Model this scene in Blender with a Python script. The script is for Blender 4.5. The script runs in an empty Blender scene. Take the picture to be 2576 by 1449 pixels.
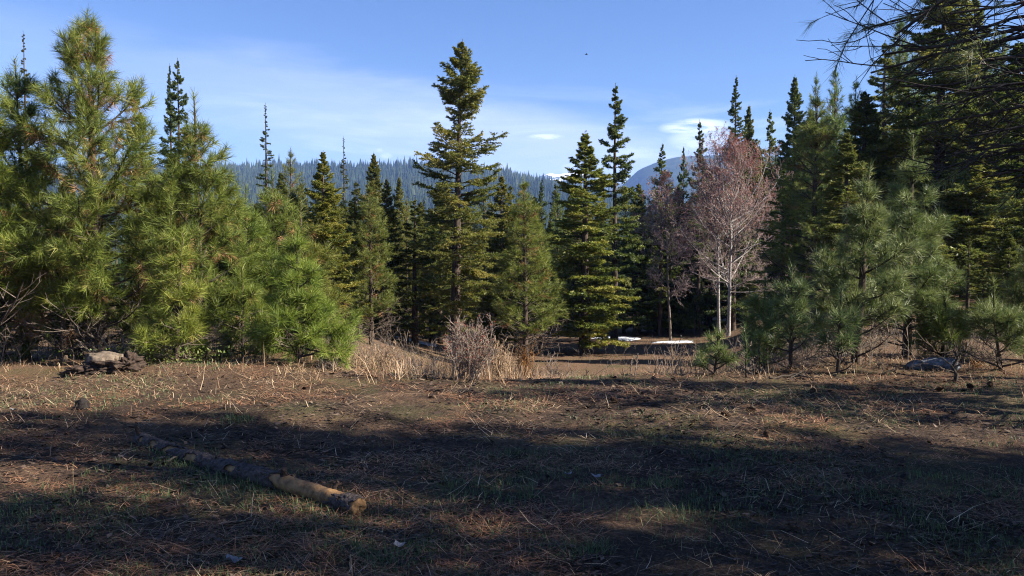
import bpy, math, random
import numpy as np

sc = bpy.context.scene
COL = sc.collection
R = math.radians
# ------------------------------------------------------------------ camera
F, CX, CY, HORIZON, EYE = 1946.0, 1288.0, 724.5, 640.0, 1.70     # in units of a 2576 px wide picture
PITCH = math.atan((CY - HORIZON) / F)
cd = bpy.data.cameras.new('camera')
cam = bpy.data.objects.new('camera', cd)
COL.objects.link(cam)
cd.sensor_width = 36.0
cd.lens = 36.0 * F / 2576.0
cd.clip_start = 0.05
cd.clip_end = 20000
cam.location = (0, 0, EYE)
cam.rotation_euler = (math.pi / 2 - PITCH, 0, 0)
sc.camera = cam
# ------------------------------------------------------------------ sky and sun
SUN_EL, SUN_AZ = 35.0, 102.0          # azimuth from +Y towards +X
EXPOSURE = 1.80
w = bpy.data.worlds.new('World')
sc.world = w
w.use_nodes = True
wn, wl = w.node_tree.nodes, w.node_tree.links
bg = wn['Background']
sky = wn.new('ShaderNodeTexSky')
sky.sky_type = 'NISHITA'
sky.sun_disc = False
sky.sun_elevation = R(SUN_EL)
sky.sun_rotation = R(SUN_AZ)
sky.altitude = 800
sky.air_density = 1.0
sky.dust_density = 0.3
sky.ozone_density = 2.0
SKY_STRENGTH = 0.0505
bg.inputs[1].default_value = SKY_STRENGTH


def wnode(t, **kw):
    n = wn.new(t)
    for k, v in kw.items():
        setattr(n, k, v)
    return n


def wmath(op, a, b=None, c=None, clamp=False):
    n = wnode('ShaderNodeMath', operation=op)
    n.use_clamp = clamp
    for i, v in enumerate((a, b, c)):
        if v is None:
            continue
        if isinstance(v, (int, float)):
            n.inputs[i].default_value = v
        else:
            wl.new(v, n.inputs[i])
    return n.outputs[0]


def wsmooth(x, lo, hi):
    n = wnode('ShaderNodeMapRange', interpolation_type='SMOOTHSTEP')
    wl.new(x, n.inputs[0])
    n.inputs[1].default_value, n.inputs[2].default_value = lo, hi
    return n.outputs[0]


def sky_dir(px, py):
    v = np.array([(px - CX) / F, math.cos(PITCH) + (CY - py) / F * math.sin(PITCH), -math.sin(PITCH) + (CY - py) / F * math.cos(PITCH)])
    return v / np.linalg.norm(v)


tc = wnode('ShaderNodeTexCoord')
GEN = tc.outputs['Generated']


def wdot(vec):
    n = wnode('ShaderNodeVectorMath', operation='DOT_PRODUCT')
    wl.new(GEN, n.inputs[0])
    n.inputs[1].default_value = tuple(vec)
    return n.outputs['Value']


def wnoise(scale, rot, stretch, detail=5, rough=.6, dist=.4):
    mp = wnode('ShaderNodeMapping')
    mp.inputs['Rotation'].default_value = rot
    mp.inputs['Scale'].default_value = stretch
    wl.new(GEN, mp.inputs[0])
    nz = wnode('ShaderNodeTexNoise')
    nz.inputs['Scale'].default_value = scale
    nz.inputs['Detail'].default_value = detail
    nz.inputs['Roughness'].default_value = rough
    nz.inputs['Distortion'].default_value = dist
    wl.new(mp.outputs[0], nz.inputs[0])
    return nz.outputs[0]


# a band of thin cirrus running round the sky on a tilted great circle
pa, pb = sky_dir(230, 140), sky_dir(1330, 350)
nrm = np.cross(pa, pb)
nrm /= np.linalg.norm(nrm)
if nrm[2] < 0:
    nrm = -nrm
along = np.cross(nrm, (pa + pb) / 2)
d_band = wdot(nrm)
n1 = wnoise(1.6, (0, 0, 0), (1.0, 1.0, 5.0), 6, .62, .5)
n2 = wnoise(5.0, (0, R(12), 0), (1.0, 1.0, 9.0), 6, .65, .8)
d_w = wmath('ADD', d_band, wmath('MULTIPLY', wmath('SUBTRACT', n1, .5), .10))
up_side = wmath('SUBTRACT', 1.0, wsmooth(d_w, .012, .055))
lo_side = wsmooth(d_w, -.12, .0)
band = wmath('MULTIPLY', up_side, lo_side)
fade = wsmooth(wdot(along / np.linalg.norm(along)), .40, -.30)
band = wmath('MULTIPLY', band, wmath('ADD', .22, wmath('MULTIPLY', fade, .78)))
band = wmath('MULTIPLY', band, wmath('ADD', .55, wmath('MULTIPLY', n2, .9)))
# faint veil low over the horizon and a few small bright clouds
elev = wnode('ShaderNodeSeparateXYZ')
wl.new(GEN, elev.inputs[0])
EZ = elev.outputs[2]
veil = wmath('MULTIPLY', wmath('MULTIPLY', wsmooth(EZ, .24, .13), wsmooth(wnoise(4.0, (0, 0, 0), (1.0, 1.0, 7.0), 6, .6, .6), .46, .72)), .55)
small = None
for (px, py, sx, sy, k) in ((1750, 318, .042, .010, 1.0), (1765, 350, .040, .020, .65), (1372, 344, .022, .0035, .75), (972, 392, .008, .004, .40), (955, 378, .005, .003, .35), (1440, 425, .016, .008, .35), (1610, 385, .05, .010, .35)):
    c = sky_dir(px, py)
    rt = np.cross(c, (0, 0, 1)); rt /= np.linalg.norm(rt)
    up = np.cross(rt, c)
    e = wmath('ADD', wmath('POWER', wmath('DIVIDE', wdot(rt), sx), 2.0), wmath('POWER', wmath('DIVIDE', wmath('SUBTRACT', wdot(up), 0.0), sy), 2.0))
    front = wsmooth(wdot(c), .8, .9)
    m = wmath('MULTIPLY', wmath('MULTIPLY', wsmooth(e, 1.5, .0), front), k)
    small = m if small is None else wmath('MAXIMUM', small, m)
n3 = wnoise(16.0, (0, 0, 0), (1.0, 1.0, 4.0), 6, .65, 1.0)
small = wmath('MULTIPLY', small, wsmooth(n3, .34, .56))
mix1 = wnode('ShaderNodeMix', data_type='RGBA')
wl.new(wmath('MULTIPLY', band, .50, clamp=True), mix1.inputs[0])
gam = wnode('ShaderNodeHueSaturation')
gam.inputs['Saturation'].default_value = 1.22
gam.inputs['Value'].default_value = 1.0
gam.inputs['Hue'].default_value = .513
wl.new(sky.outputs[0], gam.inputs['Color'])
wl.new(gam.outputs[0], mix1.inputs[6])
mix1.inputs[7].default_value = (6.6, 7.0, 9.4, 1)
mix2 = wnode('ShaderNodeMix', data_type='RGBA')
wl.new(wmath('MAXIMUM', small, wmath('MULTIPLY', veil, .55), clamp=True), mix2.inputs[0])
wl.new(mix1.outputs[2], mix2.inputs[6])
mix2.inputs[7].default_value = (8.6, 9.2, 10.2, 1)
wl.new(mix2.outputs[2], bg.inputs[0])

sd = bpy.data.lights.new('sun', 'SUN')
sun = bpy.data.objects.new('sun', sd)
COL.objects.link(sun)
sd.energy = 5.0
sd.angle = R(0.5)
sd.color = (1.0, .92, .79)
S = np.array([math.cos(R(SUN_EL)) * math.sin(R(SUN_AZ)), math.cos(R(SUN_EL)) * math.cos(R(SUN_AZ)), math.sin(R(SUN_EL))])
from mathutils import Vector
sun.rotation_euler = Vector(S).to_track_quat('Z', 'Y').to_euler()
sun.location = (30, -10, 30)
sc.view_settings.view_transform = 'Standard'
sc.view_settings.look = 'None'
sc.view_settings.gamma = 1
sc.view_settings.use_curve_mapping = False
sc.view_settings.exposure = EXPOSURE
sc.render.engine = 'CYCLES'
sc.cycles.max_bounces = 6
sc.cycles.diffuse_bounces = 3
sc.cycles.glossy_bounces = 2
sc.cycles.transmission_bounces = 3
sc.cycles.transparent_max_bounces = 8
sc.cycles.volume_bounces = 0
sc.cycles.use_denoising = True
sc.cycles.denoising_input_passes = 'RGB_ALBEDO_NORMAL'
sc.cycles.denoising_prefilter = 'NONE'
sc.cycles.filter_width = 1.1
sc.cycles.sample_clamp_indirect = 4.0

# ------------------------------------------------------------------ numpy helpers
rng = np.random.default_rng(7)


def smooth(x, a, b):
    t = np.clip((x - a) / (b - a), 0, 1)
    return t * t * (3 - 2 * t)


_perm = np.random.default_rng(11).random((256, 256))


def vnoise(x, y):
    xi, yi = np.floor(x).astype(int), np.floor(y).astype(int)
    fx, fy = x - xi, y - yi
    fx, fy = fx * fx * (3 - 2 * fx), fy * fy * (3 - 2 * fy)
    a, b = _perm[xi & 255, yi & 255], _perm[(xi + 1) & 255, yi & 255]
    c, d = _perm[xi & 255, (yi + 1) & 255], _perm[(xi + 1) & 255, (yi + 1) & 255]
    return (a * (1 - fx) + b * fx) * (1 - fy) + (c * (1 - fx) + d * fx) * fy


def fbm(x, y, o=4):
    s, a, t = 0, 1.0, 0
    for i in range(o):
        s = s + a * vnoise(x * 2 ** i + 17.3 * i, y * 2 ** i + 5.1 * i)
        t += a
        a *= .5
    return s / t - .5


def ground_z(x, y):
    x, y = np.asarray(x, float), np.asarray(y, float)
    xa = x * 10.5 / np.maximum(y, 10.5)
    ch = smooth(xa, -2.6, -.6) * (1 - smooth(xa, 2.4, 4.6))
    lip = 10.5 + .8 * fbm(x * .3 + 3, y * 0 + 2.2, 2) + .5 * smooth(xa, 2.5, 6)
    t = smooth(y, lip, lip + 4.5)
    z = -(.12 + 1.02 * ch) * t
    slope = .05 * (1 - smooth(xa, 2.2, 5.2)) + .004
    z = z - slope * np.clip(y - 14, 0, 150)
    z = z + .10 * np.clip(x - 11, 0, 60) * smooth(y, 14, 30)
    r = np.hypot(x, y)
    nf = 1 - smooth(r, 60, 200)
    z = z + (.09 * fbm(x * .55, y * .55, 3) + .05 * fbm(x * 2.1 + 9, y * 2.1, 3) + .045 * fbm(x * 5.3 + 2, y * 5.3 + 8, 3) * (r < 16)) * nf * smooth(r, .2, 1.5)
    z = z + 2.5 * fbm(x * .01, y * .01, 3) * smooth(r, 60, 200)
    z = z + .10 * np.exp(-((x + 5.0) / 1.6) ** 2 - ((y - 11.2) / .7) ** 2)
    return z


def gz(x, y):
    return float(ground_z(np.array([x]), np.array([y]))[0])


def ray(px, py):
    v = np.array([(px - CX) / F, math.cos(PITCH) + (CY - py) / F * math.sin(PITCH), -math.sin(PITCH) + (CY - py) / F * math.cos(PITCH)])
    return v / v[1]


def spot(px, d):
    """the ground point d metres ahead under the picture column px"""
    x = ray(px, 900)[0] * d
    return np.array([x, d, gz(x, d)])


def high(py, d):
    return EYE + ray(CX, py)[2] * d


def on_ground(px, py):
    v = ray(px, py)
    d = np.geomspace(2.0, 60, 3000)
    z = EYE + v[2] * d
    g = ground_z(v[0] * d, d)
    i = np.argmax(z < g)
    return np.array([v[0] * d[i], d[i], g[i]])


def make_mesh(name, parts, smooth_shade=False):
    """parts: (verts (n,3), faces (k,m), material index, tint (n,) or None) -> one mesh"""
    V, L, LS, LT, MI, T = [], [], [], [], [], []
    vo = lo = 0
    for verts, faces, mi, tint in parts:
        if len(verts) == 0 or len(faces) == 0:
            continue
        V.append(verts)
        k, m = faces.shape
        L.append((faces + vo).ravel())
        LS.append(lo + np.arange(k) * m)
        LT.append(np.full(k, m))
        MI.append(np.full(k, mi))
        T.append(np.full(len(verts), .5) if tint is None else tint)
        vo += len(verts)
        lo += k * m
    V, L, LS, LT, MI, T = (np.concatenate(a) for a in (V, L, LS, LT, MI, T))
    me = bpy.data.meshes.new(name)
    me.vertices.add(len(V))
    me.vertices.foreach_set('co', V.astype(np.float32).ravel())
    me.loops.add(len(L))
    me.loops.foreach_set('vertex_index', L.astype(np.int32))
    me.polygons.add(len(LS))
    me.polygons.foreach_set('loop_start', LS.astype(np.int32))
    me.polygons.foreach_set('loop_total', LT.astype(np.int32))
    me.polygons.foreach_set('material_index', MI.astype(np.int32))
    at = me.attributes.new('tint', 'FLOAT', 'POINT')
    at.data.foreach_set('value', T.astype(np.float32))
    if smooth_shade:
        me.polygons.foreach_set('use_smooth', np.ones(len(LS), bool))
    me.update(calc_edges=True)
    return me


def add(name, me, mats, parent=None, **props):
    o = bpy.data.objects.new(name, me)
    COL.objects.link(o)
    if me is not None and not me.materials:
        for m in (mats if isinstance(mats, (list, tuple)) else [mats]):
            me.materials.append(m)
    if parent is not None:
        o.parent = parent
    for k, v in props.items():
        o[k] = v
    return o


def root(name, label, cat, loc=(0, 0, 0), group=None):
    o = bpy.data.objects.new(name, None)
    COL.objects.link(o)
    o.location = tuple(float(v) for v in loc)
    o.empty_display_size = .2
    o['label'], o['category'] = label, cat
    if group:
        o['group'] = group
    return o


def nrmz(v):
    return v / np.maximum(np.linalg.norm(v, axis=-1, keepdims=True), 1e-9)


def tubes(pts, rad, n=4, cap=False):
    """pts (K,P,3), rad (K,P) -> verts, quads"""
    K, P, _ = pts.shape
    tan = nrmz(np.gradient(pts, axis=1))
    ref = np.where(np.abs(tan[:, :1, 2:3]) > .9, np.array([1., 0, 0]), np.array([0, 0, 1.]))
    u = nrmz(np.cross(tan, np.broadcast_to(ref, tan.shape)))
    v = np.cross(tan, u)
    a = np.arange(n) * 2 * math.pi / n
    ring = u[:, :, None, :] * np.cos(a)[None, None, :, None] + v[:, :, None, :] * np.sin(a)[None, None, :, None]
    V = (pts[:, :, None, :] + ring * rad[:, :, None, None]).reshape(-1, 3)
    k = np.arange(K)[:, None, None] * P * n
    p = np.arange(P - 1)[None, :, None] * n
    j = np.arange(n)[None, None, :]
    j2 = (j + 1) % n
    Q = np.stack([k + p + j, k + p + j2, k + p + n + j2, k + p + n + j], -1).reshape(-1, 4)
    return V, Q


def spawn(par, n, tr, ang, length, up=0.0, P=4, planar=0.0, jit=.12, rg=rng, taper=.6):
    """n children on every polyline of par (K,Q,3): start in tr, leave at ang degrees, length (scalar or (K,)); children shorten towards the tip by taper"""
    K, Q, _ = par.shape
    t = tr[0] + (tr[1] - tr[0]) * (np.arange(n)[None, :] + rg.random((K, n))) / n
    f = t * (Q - 1)
    i = np.minimum(f.astype(int), Q - 2)
    fr = (f - i)[..., None]
    kk = np.arange(K)[:, None]
    a, b = par[kk, i], par[kk, i + 1]
    p0 = a * (1 - fr) + b * fr
    tan = nrmz(b - a)
    rnd = nrmz(rg.normal(size=tan.shape))
    perp = nrmz(np.cross(tan, rnd))
    side = nrmz(np.cross(tan, np.array([0, 0, 1.]) + 0 * tan)) * np.where((np.arange(n) % 2 == 0), 1, -1)[None, :, None]
    perp = nrmz(perp * (1 - planar) + side * planar + 1e-6)
    th = np.radians(ang[0] + (ang[1] - ang[0]) * rg.random((K, n)))[..., None]
    d = tan * np.cos(th) + perp * np.sin(th)
    L = (np.asarray(length).reshape(-1, 1) * (1 - taper * (t - tr[0]) / max(tr[1] - tr[0], 1e-6)) * (.75 + .5 * rg.random((K, n))))
    pts = [p0]
    for s in range(P - 1):
        pts.append(pts[-1] + d * (L / (P - 1))[..., None])
        d = nrmz(d + np.array([0, 0, up]) / (P - 1) + rg.normal(size=d.shape) * jit)
    return np.stack(pts, 2).reshape(K * n, P, 3), L.ravel(), t.ravel()


def needle_tris(a, b, per_m, length, width, spread, rg=rng, droop=0.0, sd=14, tint=None, tint_sd=.12, minn=3):
    """thin triangles along the shoots a->b"""
    seg = np.linalg.norm(b - a, axis=1)
    cnt = np.maximum((seg * per_m).astype(int), minn)
    idx = np.repeat(np.arange(len(a)), cnt)
    N = len(idx)
    t = rg.random(N)[:, None] * 1.04
    ax = nrmz(b - a)[idx]
    p = a[idx] * (1 - t) + b[idx] * t
    rad = nrmz(np.cross(ax, rg.normal(size=(N, 3))))
    th = np.radians(np.clip(rg.normal(spread, sd, N), 4, 120))[:, None] * (1.15 - .35 * t)
    d = ax * np.cos(th) + rad * np.sin(th)
    d[:, 2] -= droop
    d = nrmz(d)
    lf = np.asarray(length)[idx] if np.ndim(length) else np.full(N, float(length))
    ln = (lf * (.7 + .45 * rg.random(N)))[:, None]
    wv = nrmz(np.cross(d, rg.normal(size=(N, 3)))) * (width * .5 * (lf / np.max(lf)) ** .5)[:, None]
    V = np.stack([p - wv, p + wv, p + d * ln], 1).reshape(-1, 3)
    Fc = np.arange(3 * N).reshape(-1, 3)
    if tint is None:
        tint = rg.random(len(a))
    tv = np.repeat(np.clip(tint[idx] + rg.normal(0, tint_sd, N), 0, 1), 3)
    return V, Fc, tv


# ------------------------------------------------------------------ materials
def mat(name):
    m = bpy.data.materials.new(name)
    m.use_nodes = True
    nt = m.node_tree
    b = nt.nodes['Principled BSDF']
    return m, nt.nodes, nt.links, b


def ramp(nodes, stops):
    r = nodes.new('ShaderNodeValToRGB')
    e = r.color_ramp.elements
    e[0].position, e[0].color = stops[0][0], (*stops[0][1], 1)
    e[1].position, e[1].color = stops[-1][0], (*stops[-1][1], 1)
    for p, c in stops[1:-1]:
        x = e.new(p)
        x.color = (*c, 1)
    return r


def foliage_mat(name, stops, trans=.25, rough=.45, spec=.4):
    m, n, l, b = mat(name)
    at = n.new('ShaderNodeAttribute'); at.attribute_name = 'tint'
    r = ramp(n, stops)
    l.new(at.outputs['Fac'], r.inputs[0])
    oi = n.new('ShaderNodeObjectInfo')
    mx = n.new('ShaderNodeMix'); mx.data_type = 'RGBA'; mx.blend_type = 'MULTIPLY'
    mx.inputs[0].default_value = 1
    l.new(r.outputs[0], mx.inputs[6]); l.new(oi.outputs['Color'], mx.inputs[7])
    l.new(mx.outputs[2], b.inputs['Base Color'])
    b.inputs['Roughness'].default_value = rough
    b.inputs['Specular IOR Level'].default_value = spec
    tr = n.new('ShaderNodeBsdfTranslucent')
    l.new(mx.outputs[2], tr.inputs[0])
    ms = n.new('ShaderNodeMixShader')
    ms.inputs[0].default_value = trans
    l.new(b.outputs[0], ms.inputs[1]); l.new(tr.outputs[0], ms.inputs[2])
    l.new(ms.outputs[0], n['Material Output'].inputs[0])
    return m


def bark_mat(name, c0, c1, scale=18, stretch=.25, bump=.5, rough=.9):
    m, n, l, b = mat(name)
    tcn = n.new('ShaderNodeTexCoord')
    mp = n.new('ShaderNodeMapping'); mp.inputs['Scale'].default_value = (1, 1, stretch)
    l.new(tcn.outputs['Object'], mp.inputs[0])
    nz = n.new('ShaderNodeTexNoise'); nz.inputs['Scale'].default_value = scale; nz.inputs['Detail'].default_value = 5; nz.inputs['Roughness'].default_value = .65
    l.new(mp.outputs[0], nz.inputs[0])
    r = ramp(n, [(.32, c0), (.68, c1)])
    l.new(nz.outputs[0], r.inputs[0]); l.new(r.outputs[0], b.inputs['Base Color'])
    bp = n.new('ShaderNodeBump'); bp.inputs['Strength'].default_value = bump; bp.inputs['Distance'].default_value = .02
    l.new(nz.outputs[0], bp.inputs['Height']); l.new(bp.outputs[0], b.inputs['Normal'])
    b.inputs['Roughness'].default_value = rough
    b.inputs['Specular IOR Level'].default_value = .2
    return m


M_PINE = foliage_mat('pine_needles', [(0, (.040, .070, .018)), (.45, (.122, .155, .030)), (.8, (.205, .230, .048)), (1, (.28, .26, .09))], .35, .55, .3)
M_PINE_BLUE = foliage_mat('blue_green_needles', [(0, (.040, .070, .032)), (.45, (.122, .155, .050)), (.8, (.215, .245, .085)), (1, (.32, .32, .16))], .28, .5, .4)
M_FIR = foliage_mat('fir_needles', [(0, (.038, .058, .016)), (.5, (.108, .130, .027)), (.85, (.19, .19, .042)), (1, (.28, .24, .07))], .45, .5, .35)
M_DEAD = foliage_mat('dead_needles', [(0, (.16, .075, .03)), (.5, (.30, .155, .065)), (1, (.45, .27, .13))], .25, .6, .2)
M_BARK = bark_mat('pine_bark', (.018, .014, .012), (.105, .075, .055))
M_BARK_RED = bark_mat('young_pine_bark', (.03, .018, .012), (.17, .085, .05))
M_TWIG = bark_mat('grey_twigs', (.085, .066, .052), (.24, .19, .15), 30, 1, .2)
M_LIMB = bark_mat('dark_limbs', (.022, .018, .015), (.085, .066, .052), 24, 1, .3)
M_ASPEN = bark_mat('pale_bark', (.11, .10, .095), (.44, .41, .385), 14, 2.2, .3, .75)
M_REDTWIG = bark_mat('red_grey_twigs', (.19, .14, .13), (.38, .29, .27), 20, 1, .1)
M_CATKIN = foliage_mat('catkins', [(0, (.15, .045, .035)), (.6, (.34, .10, .072)), (1, (.48, .17, .11))], .15, .6, .2)

# ------------------------------------------------------------------ tree builders (each returns a dict of part -> mesh)


def trunk_line(H, r0, lean=(0, 0), wob=.02, P=14, rg=rng, sink=.25):
    u = np.linspace(0, 1, P)
    z = -sink + u * (H + sink)
    x = lean[0] * u + np.cumsum(rg.normal(0, wob, P)) * .5 * u
    y = lean[1] * u + np.cumsum(rg.normal(0, wob, P)) * .5 * u
    pts = np.stack([x, y, z], 1)
    rad = r0 * (1 - u) ** .85 + .006
    rad[0] *= 1.35
    rad[1] *= 1.08
    return pts[None], rad[None]


def at_height(tp, z):
    p = tp[0]
    return np.stack([np.interp(z, p[:, 2], p[:, k]) for k in range(3)], -1)


def reach(zs, elev, env, H):
    """branch lengths whose tips touch the crown outline env(k, u)"""
    out = np.zeros(len(zs))
    for k in range(len(zs)):
        c, s_ = math.cos(elev[k]), math.sin(elev[k])
        lo, hi = 0.0, 6.0
        for _ in range(22):
            m = (lo + hi) / 2
            u = (zs[k] + m * s_) / H
            if u < 1 and m * c < env(k, max(u, 0.0)):
                lo = m
            else:
                hi = m
        out[k] = lo
    return out


def primaries(tp, zs, az, L, e0, curve, P=8, jit=.04, rg=rng):
    """curved first-order branches; e0 start elevation (deg), curve added elevation (deg) along the branch"""
    K = len(zs)
    p = at_height(tp, zs)
    pts = [p]
    ca = az.copy()
    for s in range(P - 1):
        u = s / (P - 2)
        el = np.radians(e0 + curve * u ** 1.5)
        ca = ca + rg.normal(0, jit, K)
        d = np.stack([np.cos(el) * np.cos(ca), np.cos(el) * np.sin(ca), np.sin(el)], 1)
        p = p + d * (L / (P - 1))[:, None]
        pts.append(p)
    return np.stack(pts, 1)


def make_pine(name, seed, H, prof, r0=.09, internode=.36, nbr=(4, 6), live=.12, needle=.19, per_m=230, nw=.0078, dead=.0, open_=1.0, lean=(0, 0), topgap=.45, nsec=8, e_top=58, e_low=14, blue=False, side=None, tint0=.5, tint_sd=.2):
    """young long-needled pine: whorls of up-curved branches, bottle-brush shoots"""
    rg = np.random.default_rng(seed)
    tp, tr = trunk_line(H, r0, lean, .018, 16, rg)
    zs, az, Ls, e0, cv, lv = [], [], [], [], [], []
    z = .05 * H
    while z < H - topgap:
        u = z / H
        k = rg.integers(nbr[0], nbr[1] + 1)
        a0 = rg.random() * 6.28
        wf = rg.uniform(.72, 1.08)
        for j in range(k):
            a = a0 + j * 6.283 / k + rg.normal(0, .25)
            zs.append(z + rg.normal(0, .035)); az.append(a); Ls.append(wf * rg.uniform(.72, 1.08))
            e0.append(e_low + (e_top - e_low) * u ** 1.3 + rg.normal(0, 7)); cv.append(rg.uniform(10, 40) * (1 - .3 * u)); lv.append(u)
        z += internode * rg.uniform(.8, 1.2) * (1.0 if u > .25 else .7)
    zs, az, Ls, e0, cv, lv = map(np.array, (zs, az, Ls, e0, cv, lv))
    Ls = Ls * reach(zs, np.radians(e0 + cv * .4), lambda k, u: prof(u) * (side(az[k], u) if side is not None else 1.0), H)
    Ls = np.maximum(Ls, .10)
    pr = primaries(tp, zs, az, Ls, e0, cv, 8, .05, rg)
    K = len(zs)
    br0 = (.010 + .011 * Ls)[:, None] * np.linspace(1, .28, 8)[None]
    live_m = lv > live + rg.normal(0, .04, K)
    s1, l1, t1 = spawn(pr, nsec, (.28, .97), (30, 58), Ls * .52 * open_, .35, 4, .55, .10, rg, .62)
    p1 = np.repeat(np.arange(K), nsec)
    s2, l2, t2 = spawn(s1, 2, (.35, .95), (25, 50), l1 * .55, .3, 3, .3, .10, rg, .5)
    p2 = np.repeat(p1, 2)
    parts = {}
    parts['trunk'] = make_mesh(name + '_trunk', [(*tubes(tp, tr, 9), 0, None)], True)
    bparts = [(*tubes(pr, br0, 5), 0, None)]
    thin = (lv > .70) & (rg.random(K) < .8)
    l1k = rg.random(len(s1)) > np.where(thin[p1], .60, .05)
    k1, k2 = live_m[p1] & l1k, live_m[p2] & np.repeat(l1k, 2)
    r1 = np.full((len(s1), 4), .0065) * np.linspace(1, .45, 4)[None]
    r2 = np.full((len(s2), 3), .0042) * np.linspace(1, .5, 3)[None]
    bparts.append((*tubes(s1[k1], r1[k1], 3), 1, None))
    kd1 = ~live_m[p1]
    bparts.append((*tubes(s1[kd1], r1[kd1], 3), 1, None))
    keep2 = k2 & (l2 > .06)
    bparts.append((*tubes(s2[keep2], r2[keep2], 3), 1, None))
    kd2 = ~live_m[p2] & (rg.random(len(s2)) < .7)
    bparts.append((*tubes(s2[kd2], r2[kd2], 3), 1, None))
    parts['branches'] = make_mesh(name + '_branches', bparts)
    # shoots
    A, B, TT = [], [], []

    def shoots(pl, frac, lo, mask):
        pl = pl[mask]
        Q = pl.shape[1]
        f0 = frac * (Q - 1)
        ks = int(f0)
        for q in range(ks, Q - 1):
            A.append(pl[:, q]); B.append(pl[:, q + 1])
            TT.append(np.clip(rg.normal(tint0, tint_sd, len(pl)) + lo, 0, 1))
    shoots(pr, .58, .05, live_m & (lv <= .70))
    shoots(pr, .15, .05, live_m & (lv > .70))
    shoots(s1, .30, .0, k1)
    shoots(s2, .0, .0, keep2)
    # leader
    lead = tp[0][np.linspace(len(tp[0]) - 3, len(tp[0]) - 1, 3).astype(int)]
    zt = np.linspace(H - topgap - .35, H, 6)
    lp = at_height(tp, zt)
    A.append(lp[:-1]); B.append(lp[1:]); TT.append(np.full(5, tint0))
    A, B, TT = np.concatenate(A), np.concatenate(B), np.concatenate(TT)
    V, Fc, tv = needle_tris(A, B, per_m * .88, needle, nw * 1.1, 40, rg, .06, 14, TT, .10, 4)
    parts['crown'] = make_mesh(name + '_crown', [(V, Fc, 0, tv)])
    if dead > 0:
        m = (rg.random(len(s1)) < dead) & (lv[p1] > .35) & (t1 < .65)
        m |= (rg.random(len(s1)) < dead * .35) & (lv[p1] > .1) & (lv[p1] < .45)
        pl = s1[m]
        A, B = pl[:, 0], pl[:, 2]
        ni = (rg.random(K) < dead * .9) & (lv > .35)
        A = np.concatenate([A, pr[ni, 0], pr[ni, 1]]); B = np.concatenate([B, pr[ni, 1], pr[ni, 2]])
        V, Fc, tv = needle_tris(A, B, 210, needle * .95, nw, 60, rg, .75, 18, None, .12)
        parts['dead_foliage'] = make_mesh(name + '_dead', [(V, Fc, 0, tv)])
    mats = {'trunk': M_BARK, 'branches': [M_LIMB, M_TWIG], 'crown': M_PINE_BLUE if blue else M_PINE, 'dead_foliage': M_DEAD}
    return parts, mats, H


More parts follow.
